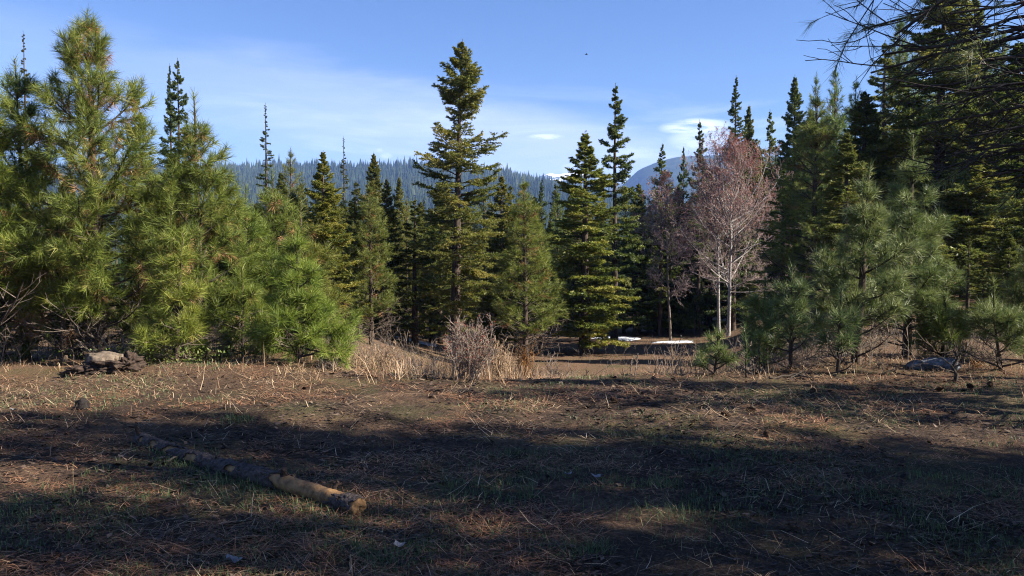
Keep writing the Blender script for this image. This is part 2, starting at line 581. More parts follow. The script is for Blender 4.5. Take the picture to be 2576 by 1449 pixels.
def make_fir(name, seed, H, prof, r0=.15, step=.16, live=.045, per_m=105, nl=.062, nw=.020, lean=(0, 0), nsec=11, dens=1.0, side=None, gaps=None, e_top=35, e_low=-14, curve=18, sparse_top=.0, tint0=.5, fine=True, cones=0, bare_low=True):
    """short-needled conifer: many level or drooping branches with flat sprays"""
    rg = np.random.default_rng(seed)
    tp, tr = trunk_line(H, r0, lean, .02, 16, rg)
    zs, az, Ls, e0, lv = [], [], [], [], []
    z = .05 * H
    while z < H * .985:
        u = z / H
        a = rg.random() * 6.283
        rr = rg.uniform(.55, 1.08)
        ok = True
        if gaps is not None and rg.random() < gaps(u, a):
            ok = False
        if ok:
            zs.append(z); az.append(a); Ls.append(rr); lv.append(u)
            e0.append(e_low + (e_top - e_low) * u ** 1.6 + rg.normal(0, 6))
        z += step / dens * rg.uniform(.5, 1.5) * (1.0 - .74 * u)
    zs, az, Ls, e0, lv = map(np.array, (zs, az, Ls, e0, lv))
    K = len(zs)
    Ls = np.maximum(Ls * reach(zs, np.radians(e0 + curve * .4), lambda k, u: prof(u) * (side(az[k], u) if side is not None else 1.0), H), .05)
    pr = primaries(tp, zs, az, Ls, e0, np.full(K, float(curve)) + rg.normal(0, 6, K), 7, .05, rg)
    live_m = lv > live + rg.normal(0, .03, K)
    br0 = (.006 + .011 * Ls)[:, None] * np.linspace(1, .2, 7)[None]
    s1, l1, t1 = spawn(pr, nsec, (.16, .98), (38, 62), np.minimum(Ls * .46, .75), -.25, 4, .8, .10, rg, .72)
    p1 = np.repeat(np.arange(K), nsec)
    n2 = 4 if fine else 2
    s2, l2, t2 = spawn(s1, n2, (.2, .95), (30, 55), l1 * .5, -.25, 3, .7, .12, rg, .5)
    k1, k2 = live_m[p1], live_m[np.repeat(p1, n2)]
    parts = {'trunk': make_mesh(name + '_trunk', [(*tubes(tp, tr, 9), 0, None)], True)}
    bparts = [(*tubes(pr, br0, 4), 0, None)]
    r1 = np.full((len(s1), 4), .0052) * np.linspace(1, .4, 4)[None]
    sel = rg.random(len(s1)) < .6
    bparts.append((*tubes(s1[sel], r1[sel], 3), 0, None))
    parts['branches'] = make_mesh(name + '_branches', bparts)
    A, B, TT, LN = [], [], [], []
    lsc = np.clip(.38 + .62 * Ls / .75, .38, 1.0)
    base_t = np.clip(rg.normal(tint0, .16, K), 0, 1)
    for pl, mk, pid in ((pr, live_m, np.arange(K)), (s1, k1, p1), (s2, k2, np.repeat(p1, n2))):
        q0 = 3 if pl is pr else 0
        for q in range(q0, pl.shape[1] - 1):
            A.append(pl[mk, q]); B.append(pl[mk, q + 1]); LN.append(lsc[pid][mk])
            TT.append(np.clip(base_t[pid][mk] + rg.normal(0, .12, mk.sum()) + .05 * q, 0, 1))
    zt = np.linspace(H * .955, H, 5)
    lp = at_height(tp, zt)
    A.append(lp[:-1]); B.append(lp[1:]); TT.append(np.full(4, .5)); LN.append(np.full(4, .4))
    A, B, TT, LN = np.concatenate(A), np.concatenate(B), np.concatenate(TT), np.concatenate(LN)
    V, Fc, tv = needle_tris(A, B, per_m, nl * LN, nw, 52, rg, .05, 16, TT, .12, 2)
    parts['crown'] = make_mesh(name + '_crown', [(V, Fc, 0, tv)])
    mats = {'trunk': M_BARK, 'branches': M_LIMB, 'crown': M_FIR}
    return parts, mats, H


def make_bare(name, seed, H, crown_r, base_u, r0=.07, lean=(0, 0), nprim=46, mats=None, catk=.8, twig_r=.0058):
    rg = np.random.default_rng(seed)
    tp, tr = trunk_line(H * .97, r0, lean, .03, 16, rg)
    u = base_u + (1 - base_u) * np.sort(rg.random(nprim)) * .97
    zs = u * H
    v = (u - base_u) / (1 - base_u)
    Ls = crown_r * np.interp(v, [0, .25, .55, .85, 1], [.75, 1.0, 1.02, .7, .35]) * rg.uniform(.75, 1.15, nprim) * 1.15
    az = rg.random(nprim) * 6.283
    pr = primaries(tp, zs, az, Ls, 18 + 45 * v + rg.normal(0, 8, nprim), np.full(nprim, 34.), 8, .08, rg)
    s1, l1, _ = spawn(pr, 8, (.2, .97), (28, 55), Ls * .5, .35, 5, .0, .14, rg, .55)
    s2, l2, _ = spawn(s1, 5, (.2, .97), (28, 60), l1 * .55, .25, 4, .0, .16, rg, .5)
    s3, l3, _ = spawn(s2, 3, (.3, .97), (28, 60), l2 * .6, .2, 3, .0, .16, rg, .5)
    parts = {'trunk': make_mesh(name + '_trunk', [(*tubes(tp, tr, 9), 0, None)], True)}
    b = [(*tubes(pr, (.006 + .010 * Ls)[:, None] * np.linspace(1, .3, 8)[None], 4), 0, None),
         (*tubes(s1, np.full((len(s1), 5), twig_r * 1.3) * np.linspace(1, .6, 5)[None], 3), 1, None)]
    s2b, s3b = s2, s3
    b.append((*tubes(s2b, np.full((len(s2b), 4), twig_r) * np.linspace(1, .6, 4)[None], 3), 1, None))
    b.append((*tubes(s3b, np.full((len(s3b), 3), twig_r * .8), 3), 1, None))
    parts['branches'] = make_mesh(name + '_branches', b)
    m = {'trunk': M_ASPEN, 'branches': [M_ASPEN, M_REDTWIG], 'catkins': M_CATKIN}
    if catk:
        tips = np.concatenate([s2[:, -1], s3[:, -1], s3[:, 1]])
        hz = tips[:, 2] / H
        keep = rg.random(len(tips)) < np.clip((hz - .52) * 2.2, .0, 1.0) * catk
        a = tips[keep]
        bb = a + np.array([0, 0, -.05]) + rg.normal(0, .03, a.shape)
        V, Fc, tv = needle_tris(a, bb, 46, .046, .015, 40, rg, .5, 20, None, .15, 2)
        parts['catkins'] = make_mesh(name + '_catkins', [(V, Fc, 0, tv)])
    return parts, m, H


def plant(proto, name, label, cat, loc, group=None, sxy=1.0, sz=1.0, rot=0.0, tint=(1, 1, 1)):
    parts, mats, H = proto
    r = root(name, label, cat, loc, group)
    r.rotation_euler = (0, 0, rot)
    r.scale = (sxy, sxy, sz)
    for k, me in parts.items():
        o = add(k, me, mats[k], r)
        if k in ('branches', 'crown', 'dead_foliage', 'catkins'):
            o['kind'] = 'stuff'
        if k == 'crown':
            o.color = (*tint, 1)
    return r


def curve(us, rs, R0):
    return lambda u: float(np.interp(u, us, rs)) * R0


# ------------------------------------------------------------------ the ground


def ground_material():
    m, n, l, b = mat('forest_floor')
    geo = n.new('ShaderNodeNewGeometry')

    def noise(scale, detail=4, rough=.6, off=(0, 0, 0), sc3=(1, 1, 1)):
        mp = n.new('ShaderNodeMapping'); mp.inputs['Location'].default_value = off; mp.inputs['Scale'].default_value = sc3
        l.new(geo.outputs['Position'], mp.inputs[0])
        x = n.new('ShaderNodeTexNoise'); x.inputs['Scale'].default_value = scale; x.inputs['Detail'].default_value = detail; x.inputs['Roughness'].default_value = rough
        l.new(mp.outputs[0], x.inputs[0])
        return x.outputs[0]
    fine = noise(38, 6, .7)
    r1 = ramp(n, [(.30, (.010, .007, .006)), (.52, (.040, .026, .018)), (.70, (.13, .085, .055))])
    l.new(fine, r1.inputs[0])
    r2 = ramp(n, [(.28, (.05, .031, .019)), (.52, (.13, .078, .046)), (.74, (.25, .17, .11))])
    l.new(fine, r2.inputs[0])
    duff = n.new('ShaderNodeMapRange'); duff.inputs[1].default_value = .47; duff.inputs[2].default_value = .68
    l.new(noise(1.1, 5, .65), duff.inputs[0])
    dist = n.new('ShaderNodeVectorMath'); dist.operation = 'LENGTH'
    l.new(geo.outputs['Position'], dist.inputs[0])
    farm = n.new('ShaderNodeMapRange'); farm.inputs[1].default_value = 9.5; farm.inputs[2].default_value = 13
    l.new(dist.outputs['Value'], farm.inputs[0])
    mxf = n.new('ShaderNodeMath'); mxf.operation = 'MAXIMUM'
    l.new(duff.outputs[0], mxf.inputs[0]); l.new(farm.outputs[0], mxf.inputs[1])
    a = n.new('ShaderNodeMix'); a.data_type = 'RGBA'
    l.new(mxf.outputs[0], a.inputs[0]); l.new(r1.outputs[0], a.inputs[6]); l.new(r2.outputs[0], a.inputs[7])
    green = n.new('ShaderNodeMapRange'); green.inputs[1].default_value = .50; green.inputs[2].default_value = .66; green.inputs[4].default_value = .65
    l.new(noise(.55, 5, .7, (7, 3, 0)), green.inputs[0])
    g = n.new('ShaderNodeMix'); g.data_type = 'RGBA'
    l.new(green.outputs[0], g.inputs[0]); l.new(a.outputs[2], g.inputs[6])
    rg_ = ramp(n, [(.3, (.030, .032, .012)), (.7, (.12, .11, .045))])
    l.new(fine, rg_.inputs[0]); l.new(rg_.outputs[0], g.inputs[7])
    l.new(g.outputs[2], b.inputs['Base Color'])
    bp = n.new('ShaderNodeBump'); bp.inputs['Strength'].default_value = .9; bp.inputs['Distance'].default_value = .05
    l.new(noise(26, 6, .75), bp.inputs['Height']); l.new(bp.outputs[0], b.inputs['Normal'])
    b.inputs['Roughness'].default_value = .95
    b.inputs['Specular IOR Level'].default_value = .15
    return m


def build_ground():
    fwd = np.arange(-48, 48.01, .42)
    rest = np.arange(52, 308.01, 4)
    ang = np.radians(np.concatenate([fwd, rest]))
    rr = [.3]
    while rr[-1] < 4380:
        r = rr[-1]
        rr.append(r * (1.035 if r < 2.8 else 1.014 if r < 13 else 1.03 if r < 60 else 1.06))
    rr = np.array(rr)
    X = rr[:, None] * np.sin(ang)[None]
    Y = rr[:, None] * np.cos(ang)[None]
    Z = ground_z(X, Y)
    V = np.stack([X, Y, Z], -1).reshape(-1, 3)
    A, B = len(ang), len(rr)
    i, j = np.meshgrid(np.arange(B - 1), np.arange(A), indexing='ij')
    j2 = (j + 1) % A
    Q = np.stack([i * A + j, (i + 1) * A + j, (i + 1) * A + j2, i * A + j2], -1).reshape(-1, 4)[:, ::-1]
    V = np.concatenate([V, [[0, 0, gz(0, 0)]]])
    T = np.stack([np.full(A, len(V) - 1), np.arange(A), (np.arange(A) + 1) % A], 1)[:, ::-1]
    me = make_mesh('ground', [(V, Q, 0, None), (np.zeros((1, 3)), np.zeros((0, 3), int), 0, None)], True)
    add('ground', me, ground_material(), None, kind='structure')


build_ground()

# ------------------------------------------------------------------ hills and mountains far off
CREST = lambda pts, d: (lambda px: EYE + (HORIZON - np.interp(px, [p[0] for p in pts], [p[1] for p in pts])) / F * d)
HILL_D, MT_D, SNOW_D = 1500.0, 2600.0, 4000.0
hill_pts = [(-1500, 470), (-300, 418), (300, 424), (650, 422), (800, 417), (950, 422), (1060, 418), (1250, 434), (1350, 458), (1420, 474), (1480, 484), (1550, 500), (1640, 528), (1800, 565), (2400, 585), (4000, 600)]
mt_pts = [(1300, 600), (1480, 520), (1560, 470), (1605, 428), (1650, 409), (1700, 396), (1750, 394), (1850, 390), (2000, 402), (2300, 430), (2900, 520), (3600, 600)]
snow_pts = [(900, 560), (1250, 470), (1330, 458), (1365, 441), (1385, 437), (1400, 440), (1420, 437), (1440, 433), (1460, 436), (1475, 440), (1500, 449), (1560, 462), (1650, 480), (1900, 540), (2400, 600)]


def hill_height(pts, D, y0, y1):
    cr = CREST(pts, D)

    def h(x, y):
        px = CX + x / y * F
        c = cr(CX + x / D * F)
        up = np.clip((y - y0) / (D - y0), 0, 1)
        dn = np.clip((y - D) / (y1 - D), 0, 1)
        s = up ** .9
        gull = fbm(x * 3.0 / D * 2 + 5, y * .6 / D * 2, 4) * 26 * (s * (1 - s) * 4)
        return (-12 + (c + 12) * s + gull) * (1 - dn) + dn * -30
    return h


def heightfield(name, h, xs, ys, m):
    X, Y = np.meshgrid(xs, ys)
    V = np.stack([X, Y, h(X, Y)], -1).reshape(-1, 3)
    nx, ny = len(xs), len(ys)
    i, j = np.meshgrid(np.arange(ny - 1), np.arange(nx - 1), indexing='ij')
    Q = np.stack([i * nx + j, i * nx + j + 1, (i + 1) * nx + j + 1, (i + 1) * nx + j], -1).reshape(-1, 4)
    return add(name, make_mesh(name, [(V, Q, 0, None)], True), m, None, kind='structure')


def slope_material(name, c0, c1, scale, snow=False):
    m, n, l, b = mat(name)
    geo = n.new('ShaderNodeNewGeometry')
    nz = n.new('ShaderNodeTexNoise'); nz.inputs['Scale'].default_value = scale; nz.inputs['Detail'].default_value = 7; nz.inputs['Roughness'].default_value = .7
    l.new(geo.outputs['Position'], nz.inputs[0])
    r = ramp(n, [(.35, c0), (.65, c1)])
    l.new(nz.outputs[0], r.inputs[0])
    out = r.outputs[0]
    if snow:
        n2 = n.new('ShaderNodeTexNoise'); n2.inputs['Scale'].default_value = .010; n2.inputs['Detail'].default_value = 6; n2.inputs['Roughness'].default_value = .68
        l.new(geo.outputs['Position'], n2.inputs[0])
        sx = n.new('ShaderNodeSeparateXYZ'); l.new(geo.outputs['Position'], sx.inputs[0])
        hgt = n.new('ShaderNodeMapRange'); hgt.inputs[1].default_value = 330; hgt.inputs[2].default_value = 420; hgt.inputs[3].default_value = -.25; hgt.inputs[4].default_value = .16
        l.new(sx.outputs[2], hgt.inputs[0])
        ad = n.new('ShaderNodeMath'); l.new(n2.outputs[0], ad.inputs[0]); l.new(hgt.outputs[0], ad.inputs[1])
        st = n.new('ShaderNodeMapRange'); st.inputs[1].default_value = .53; st.inputs[2].default_value = .57
        l.new(ad.outputs[0], st.inputs[0])
        mx = n.new('ShaderNodeMix'); mx.data_type = 'RGBA'
        l.new(st.outputs[0], mx.inputs[0]); l.new(out, mx.inputs[6]); mx.inputs[7].default_value = (.85, .87, .9, 1)
        out = mx.outputs[2]
    l.new(out, b.inputs['Base Color'])
    b.inputs['Roughness'].default_value = 1
    b.inputs['Specular IOR Level'].default_value = 0
    return m


h_hill = hill_height(hill_pts, HILL_D, 560, 2200)
heightfield('forested_hill', h_hill, np.linspace(-2100, 1500, 120), np.linspace(560, 2200, 70), slope_material('hill_floor', (.02, .028, .014), (.05, .055, .03), .05))
heightfield('blue_mountain', hill_height(mt_pts, MT_D, 1700, 3400), np.linspace(0, 2600, 150), np.linspace(1700, 3400, 90), slope_material('wooded_slope', (.016, .028, .016), (.055, .07, .04), .035))
heightfield('snowy_mountain', hill_height(snow_pts, SNOW_D, 2900, 4380), np.linspace(-900, 1700, 170), np.linspace(2900, 4380, 90), slope_material('snow_patched_slope', (.03, .04, .03), (.09, .10, .075), .02, True))


def simple_conifers(P, Hs, rg, tiers=2, sides=6, wid=.17, patch=.006):
    """tiny jagged cones for a wood too far off to tell its trees apart"""
    N = len(P)
    Vs, Fs, Ts = [], [], []
    vo = 0
    tint = np.clip(rg.normal(.45, .2, N) + 1.1 * fbm(P[:, 0] * patch, P[:, 1] * patch * .6 + 3, 3), 0, 1)
    a = np.arange(sides) * 2 * math.pi / sides
    for t in range(tiers):
        z0, z1 = .04 + .40 * t / max(tiers - 1, 1) * 1.0, (.62 + .38 * (t + 1) / tiers) if tiers > 1 else 1
        if t == tiers - 1:
            z1 = 1.0
        rad = wid * (1 - .52 * t / max(tiers - 1, 1))
        rr = rad * rg.uniform(.6, 1.15, (N, sides)) * Hs[:, None]
        ph = rg.random((N, 1)) * 6.28
        ring = np.stack([np.cos(a + ph) * rr, np.sin(a + ph) * rr, Hs[:, None] * (z0 + rg.uniform(-.05, .05, (N, sides)))], -1) + P[:, None]
        apex = P + np.stack([rg.normal(0, .01, N) * Hs, 0 * Hs, Hs * z1], -1)
        V = np.concatenate([ring, apex[:, None]], 1).reshape(-1, 3)
        b = np.arange(N)[:, None] * (sides + 1)
        j = np.arange(sides)[None]
        Fc = np.stack([b + j, b + (j + 1) % sides, b + sides + 0 * j], -1).reshape(-1, 3) + vo
        vo += len(V)
        Vs.append(V); Fs.append(Fc); Ts.append(np.repeat(np.clip(tint + rg.normal(0, .1, N), 0, 1), sides + 1))
    return np.concatenate(Vs), np.concatenate(Fs), np.concatenate(Ts)


M_FAR = foliage_mat('far_conifers', [(0, (.018, .034, .016)), (.6, (.040, .060, .022)), (1, (.075, .085, .03))], .0, .9, .05)
M_HILL = foliage_mat('hill_conifers', [(0, (.010, .018, .012)), (.6, (.024, .036, .019)), (1, (.045, .055, .026))], .0, .9, .05)
rh = np.random.default_rng(3)
N = 15500
ya = 620 + (1590 - 620) * rh.random(N) ** .8
xa_ = (rh.uniform(-330, 2080, N) - CX) / F * ya
P = np.stack([xa_, ya, h_hill(xa_, ya) - .3], -1)
P = P[fbm(P[:, 0] * .012, P[:, 1] * .012, 3) > -.23]
V, Fc, tv = simple_conifers(P, rh.gamma(14, .85, len(P)) * (1 + .9 * fbm(P[:, 0] * .02, P[:, 1] * .02, 3)), rh, 2, 5, .19)
add('hill_forest', make_mesh('hill_forest', [(V, Fc, 0, tv)]), M_HILL, None, kind='stuff', label='dark blue green conifer forest covering the far hill', category='forest')
N = 1900
ya = np.exp(rh.uniform(math.log(105), math.log(620), N))
xa_ = (rh.uniform(-500, 3000, N) - CX) / F * ya
P = np.stack([xa_, ya, ground_z(xa_, ya) - .3], -1)
V, Fc, tv = simple_conifers(P, rh.uniform(7, 13, N) * np.interp(ya, [105, 200], [.85, 1.0]), rh, 4, 8, .15)
add('valley_forest', make_mesh('valley_forest', [(V, Fc, 0, tv)]), M_FAR, None, kind='stuff', label='crowded conifer forest filling the valley behind the clearing', category='forest')

# ------------------------------------------------------------------ air
xs, ys, z0, z1 = 4450.0, 4450.0, -40.0, 470.0
V = np.array([[sx * xs, sy * ys, z] for z in (z0, z1) for sx, sy in ((-1, -1), (1, -1), (1, 1), (-1, 1))], float)
Q = np.array([[0, 3, 2, 1], [4, 5, 6, 7], [0, 1, 5, 4], [1, 2, 6, 5], [2, 3, 7, 6], [3, 0, 4, 7]])
hm = bpy.data.materials.new('thin_air')
hm.use_nodes = True
hm.node_tree.nodes.remove(hm.node_tree.nodes['Principled BSDF'])
pv = hm.node_tree.nodes.new('ShaderNodeVolumePrincipled')
pv.inputs['Color'].default_value = (.27, .46, 1.0, 1)
pv.inputs['Density'].default_value = 1.7e-4
pv.inputs['Anisotropy'].default_value = 0.0
hm.node_tree.links.new(pv.outputs[0], hm.node_tree.nodes['Material Output'].inputs['Volume'])
add('haze', make_mesh('haze', [(V, Q, 0, None)]), hm, None, kind='stuff')

# ------------------------------------------------------------------ tree prototypes and single trees
PINE_PROF = ([0, .05, .15, .35, .55, .75, .9, .97, 1], [.55, .8, 1, .98, .80, .52, .27, .12, .04])
FIR_PROF = ([0, .04, .12, .28, .5, .7, .85, .95, 1], [.7, .95, 1.02, 1.0, .86, .60, .33, .12, .02])


def fit(px, d, ytop, base=None):
    p = spot(px, d)
    return p, high(ytop, d) - p[2]


def pine_alone(name, seed, label, px, d, ytop, hw, group='long needled pines at the edge of the clearing', tint=(1, 1, 1), **kw):
    p, H = fit(px, d, ytop)
    prof = kw.pop('prof', PINE_PROF)
    proto = make_pine(name, seed, H, curve(*prof, hw * d / F), **kw)
    plant(proto, 'pine_tree', label, 'tree', p, group, tint=tint)


# ---- left stand of pines
pine_alone('pa', 21, 'tallest pine on the left, tufted crown and rusty dead needles round its trunk', 258, 12.7, 28, 208, r0=.10, dead=.50, live=.12, tint=(1.05, 1.05, .9), internode=.42, nsec=8, topgap=.40, lean=(-.15, 0), per_m=240,
           prof=([0, .06, .15, .3, .5, .66, .76, .86, .95, 1], [.8, .95, 1.02, 1.02, .96, .86, .70, .46, .26, .05]), e_low=10, e_top=62)
pine_alone('pb', 22, 'bushy pine cut off by the left edge, top level with a grey spire', -70, 12.0, 10, 210, r0=.09, dead=.28, live=.07, tint=(1.05, 1.08, .8), internode=.40, per_m=230)
pine_alone('pc', 23, 'broad pine with bare reddish leader between the tallest pine and the conical one', 508, 13.2, 236, 178, r0=.09, dead=.25, live=.07, tint=(.98, 1.0, .85), internode=.40, topgap=.62, per_m=240, lean=(-.05, 0),
           prof=([0, .06, .15, .3, .5, .62, .76, .86, .93, 1], [.9, 1.02, 1.05, 1.0, .82, .66, .46, .28, .10, .05]))
pine_alone('pd', 24, 'small yellow green pine with a thin pinkish trunk left of the conical pine', 440, 11.7, 585, 115, r0=.04, dead=.10, live=.10, tint=(1.15, 1.12, .85), internode=.28, per_m=230, nbr=(3, 5), lean=(.16, 0), tint0=.6)
pine_alone('pe', 25, 'bright green conical pine with branches sweeping down to the dry grass', 748, 12.0, 578, 178, r0=.045, live=.0, topgap=.30, e_top=42, tint=(1.05, 1.18, .85), internode=.26, per_m=230, nbr=(5, 6), e_low=6,
           prof=([0, .1, .25, .5, .75, .9, 1], [1.0, 1.08, .92, .56, .28, .12, .04]), tint0=.58, side=lambda a, u: 1.0 + .2 * math.cos(a) * (u < .4))
pine_alone('pf', 26, 'slim pine with grey lower trunk left of the tallest pine', 162, 12.4, 470, 110, r0=.055, dead=.4, live=.20, tint=(1.1, 1.02, .8), internode=.34, per_m=230)
pine_alone('pg', 27, 'shaded pine behind the left edge with a thin dark trunk', 66, 13.0, 150, 150, r0=.06, dead=.10, live=.18, tint=(.9, 1.0, .8), internode=.40, per_m=230)
pine_alone('ph', 28, 'tufted pine rising behind the conical pine, below a bare spire', 690, 16.0, 432, 120, r0=.07, dead=.12, live=.1, tint=(.95, .98, .85), internode=.38, per_m=190, nw=.0095)
pine_alone('pi', 29, 'pine with brown tinged tufts right behind the conical pine', 765, 15.2, 505, 105, r0=.06, dead=.3, live=.1, tint=(1.0, .92, .8), internode=.34, per_m=190, nw=.0095)
pine_alone('pj', 30, 'pine filling the gap behind the bare reddish leader pine', 618, 14.8, 470, 100, r0=.06, dead=.1, live=.1, tint=(.95, 1.05, .85), internode=.38, per_m=190, nw=.0095)
pine_alone('pk', 31, 'pine behind the tallest pine on its right side, orange dead clumps low down', 385, 15.2, 400, 90, r0=.07, dead=.28, live=.15, tint=(.95, .95, .8), internode=.40, per_m=190, nw=.0095)

pine_alone('pl', 32, 'low young pine under the right side of the tallest pine', 352, 13.6, 690, 75, r0=.03, live=.03, tint=(1.05, 1.05, .85), internode=.26, per_m=230, e_low=8)
pine_alone('pm', 33, 'low young pine between the small yellow green pine and the conical pine', 612, 12.9, 668, 80, r0=.03, live=.03, tint=(1.05, 1.08, .85), internode=.26, per_m=230, e_low=8, dead=.1)
pine_alone('pn', 34, 'small shaded pine low at the left edge', 10, 12.8, 640, 95, r0=.03, live=.04, tint=(.95, 1.0, .8), internode=.28, per_m=230, e_low=8, dead=.2)
pine_alone('po', 35, 'young pine low behind the stump, left of the tallest trunk', 205, 14.0, 640, 85, r0=.035, live=.04, tint=(1.0, 1.0, .8), internode=.28, per_m=230, e_low=8, dead=.25)

# ---- right stand of pines
GR = 'silvery pines on the right edge of the clearing'
pine_alone('qa', 41, 'silver green pine with a rust coloured needle cluster high on its trunk', 2150, 12.0, 415, 165, GR, blue=True, r0=.075, live=.14, tint=(1.0, 1.02, .95), internode=.36, per_m=250, topgap=.55, lean=(.22, 0), dead=.03,
           prof=([0, .06, .15, .35, .55, .72, .84, .92, 1], [.85, 1.0, 1.0, .9, .68, .44, .20, .10, .05]))
pine_alone('qb', 42, 'taller silver green pine behind the rust clustered one, pointed leader', 2280, 13.4, 335, 140, GR, blue=True, r0=.08, live=.12, tint=(1.0, 1.05, .95), internode=.40, per_m=240, topgap=.6,
           prof=([0, .06, .15, .35, .55, .72, .84, .92, 1], [.95, 1.05, 1.0, .88, .66, .45, .24, .11, .05]), lean=(.05, 0))
pine_alone('qc', 43, 'small dark pine with thin black trunk left of the silver green pine', 1990, 11.5, 670, 85, GR, blue=True, r0=.032, live=.18, tint=(.9, .98, .95), internode=.26, per_m=220, nbr=(3, 5))
pine_alone('qd', 44, 'low sapling pine on a bare black stem in front of the silver pines', 2107, 10.9, 725, 62, GR, blue=True, r0=.026, live=.24, tint=(.85, .95, .95), internode=.24, per_m=220, nbr=(3, 4))
pine_alone('qe', 45, 'knee high bushy pine seedling at the lip, yellow green tufts', 1795, 10.9, 828, 66, GR, blue=True, r0=.016, live=.05, tint=(1.05, 1.1, .9), internode=.16, per_m=230, nbr=(2, 4), nsec=5, lean=(.06, 0), topgap=.16, needle=.15)
pine_alone('qf', 46, 'tiny bare stemmed pine seedling with one tuft at its top', 1878, 10.6, 825, 34, GR, blue=True, r0=.012, live=.62, tint=(.8, .95, .85), internode=.14, per_m=260, nbr=(2, 3), topgap=.2, needle=.13)
pine_alone('qm', 51, 'second small pine seedling tucked against the small dark pine', 1912, 11.4, 838, 50, GR, blue=True, r0=.014, live=.05, tint=(1.05, 1.1, .9), internode=.15, per_m=230, nbr=(2, 3), topgap=.16, needle=.14, nsec=5)
pine_alone('qg', 47, 'leaning young pine with slender trunk near the right edge', 2522, 11.4, 705, 105, GR, blue=True, r0=.03, live=.20, tint=(1.0, 1.02, .9), internode=.26, per_m=250, nbr=(4, 5), lean=(-.1, 0))
pine_alone('qh', 48, 'pine cut off by the right edge, brown inner needles', 2600, 12.6, 590, 120, GR, blue=True, r0=.05, live=.12, tint=(1.0, 1.0, .85), internode=.3, per_m=230, dead=.3)
pine_alone('qi', 49, 'pale young pine low between the seedling and the small dark pine', 1925, 12.2, 700, 70, GR, blue=True, r0=.03, live=.1, tint=(1.1, 1.1, .85), internode=.24, per_m=250)
pine_alone('qj', 50, 'low spreading pine under the taller silver pine, branches near the ground', 2370, 12.9, 740, 90, GR, blue=True, r0=.03, live=.06, tint=(1.1, 1.15, .8), internode=.24, per_m=240)

# ---- the tall ragged fir in the middle
D1 = 26.0
p, H1 = fit(1142, D1, 100)
k1 = D1 / F
c1_prof = ([0, .06, .11, .16, .24, .34, .43, .52, .575, .60, .64, .70, .735, .76, .80, .87, .90, .94, .985, 1],
           [70, 80, 90, 112, 140, 145, 128, 104, 92, 128, 130, 112, 70, 48, 66, 70, 58, 36, 14, 3])


def c1_side(a, u):
    c = math.cos(a)
    if .56 < u < .72:
        return 1.0 + .12 * c if abs(c) > .5 else .68
    return 1.0 + .12 * c * (u < .5)


def c1_gap(u, a):
    if .555 < u < .585 or .655 < u < .675 or .72 < u < .75:
        return .6
    if .56 < u < .76:
        return .22
    if u > .76:
        return .30
    if u < .16:
        return .55
    return .05


c1 = make_fir('ca', 61, H1, curve(*c1_prof, k1), r0=.19, step=.085, live=.055, per_m=92, nl=.070, nw=.031, nsec=15, side=c1_side, gaps=c1_gap, e_top=42, e_low=-12, curve=14, lean=(.30, 0), tint0=.58)
plant(c1, 'fir_tree', 'tall ragged fir standing alone in the middle with gaps between its upper branches', 'tree', p, 'firs in the clearing', tint=(1.15, 1.1, .95))

FIRS = [make_fir('fa', 71, 9.5, curve(*FIR_PROF, 1.55), r0=.15, step=.09, per_m=74, nl=.092, nw=.040, nsec=11, tint0=.55),
        make_fir('fb', 72, 9.5, curve([0, .04, .14, .35, .55, .75, .9, 1], [.8, 1, 1.04, 1, .88, .58, .26, .03], 1.6), r0=.15, step=.09, per_m=74, nl=.092, nw=.040, nsec=11, tint0=.5, e_low=-6),
        make_fir('fc', 73, 9.5, curve([0, .04, .14, .3, .5, .7, .85, .94, 1], [.6, .95, 1, .94, .78, .54, .33, .15, .02], 1.5), r0=.14, step=.13, per_m=74, nl=.092, nw=.040, nsec=11, tint0=.42, e_top=30, gaps=lambda u, a: .2)]
SPIRES = [make_fir('fs', 75, 10, curve([0, .1, .3, .5, .65, .8, .9, 1], [.8, 1, .9, .66, .48, .28, .13, .012], 1.3), r0=.12, step=.15, per_m=46, nl=.085, nw=.03, nsec=9, tint0=.3, e_top=12, curve=10, gaps=lambda u, a: .30 if u > .55 else .1),
          make_fir('ft', 76, 10, curve([0, .1, .3, .5, .7, .85, .94, 1], [.9, 1, .9, .72, .48, .26, .10, .012], 1.3), r0=.12, step=.13, per_m=46, nl=.09, nw=.032, nsec=9, tint0=.35, e_top=32, curve=16)]
PINES = [make_pine('ga', 81, 8.5, curve([0, .1, .25, .45, .65, .82, .93, 1], [.6, .9, 1, .9, .66, .4, .2, .04], 1.45), r0=.11, internode=.42, live=.16, needle=.20, per_m=95, nw=.011, dead=.12),
         make_pine('gb', 82, 8.5, curve([0, .1, .25, .45, .65, .82, .93, 1], [.5, .8, 1, .92, .72, .46, .22, .04], 1.3), r0=.11, internode=.44, live=.2, needle=.20, per_m=95, nw=.011, dead=.05, nsec=5)]
FAR = [make_fir('da', 91, 11, curve(*FIR_PROF, 1.75), r0=.15, step=.20, per_m=26, nl=.15, nw=.065, nsec=8, fine=False, tint0=.45),
       make_fir('db', 92, 11, curve([0, .1, .3, .5, .7, .85, 1], [.9, 1, .95, .8, .55, .3, .03], 1.55), r0=.14, step=.20, per_m=26, nl=.15, nw=.065, nsec=8, fine=False, tint0=.5),
       make_pine('dc', 93, 9.5, curve([0, .12, .3, .5, .7, .85, 1], [.6, .9, 1, .85, .6, .34, .05], 1.4), r0=.13, internode=.5, live=.18, needle=.24, per_m=48, nw=.022, nsec=4)]
R0 = {id(x): r for lst, rs in ((FIRS, (1.55, 1.6, 1.5)), (SPIRES, (1.3, 1.3)), (PINES, (1.45, 1.3)), (FAR, (1.75, 1.55, 1.4))) for x, r in zip(lst, rs)}
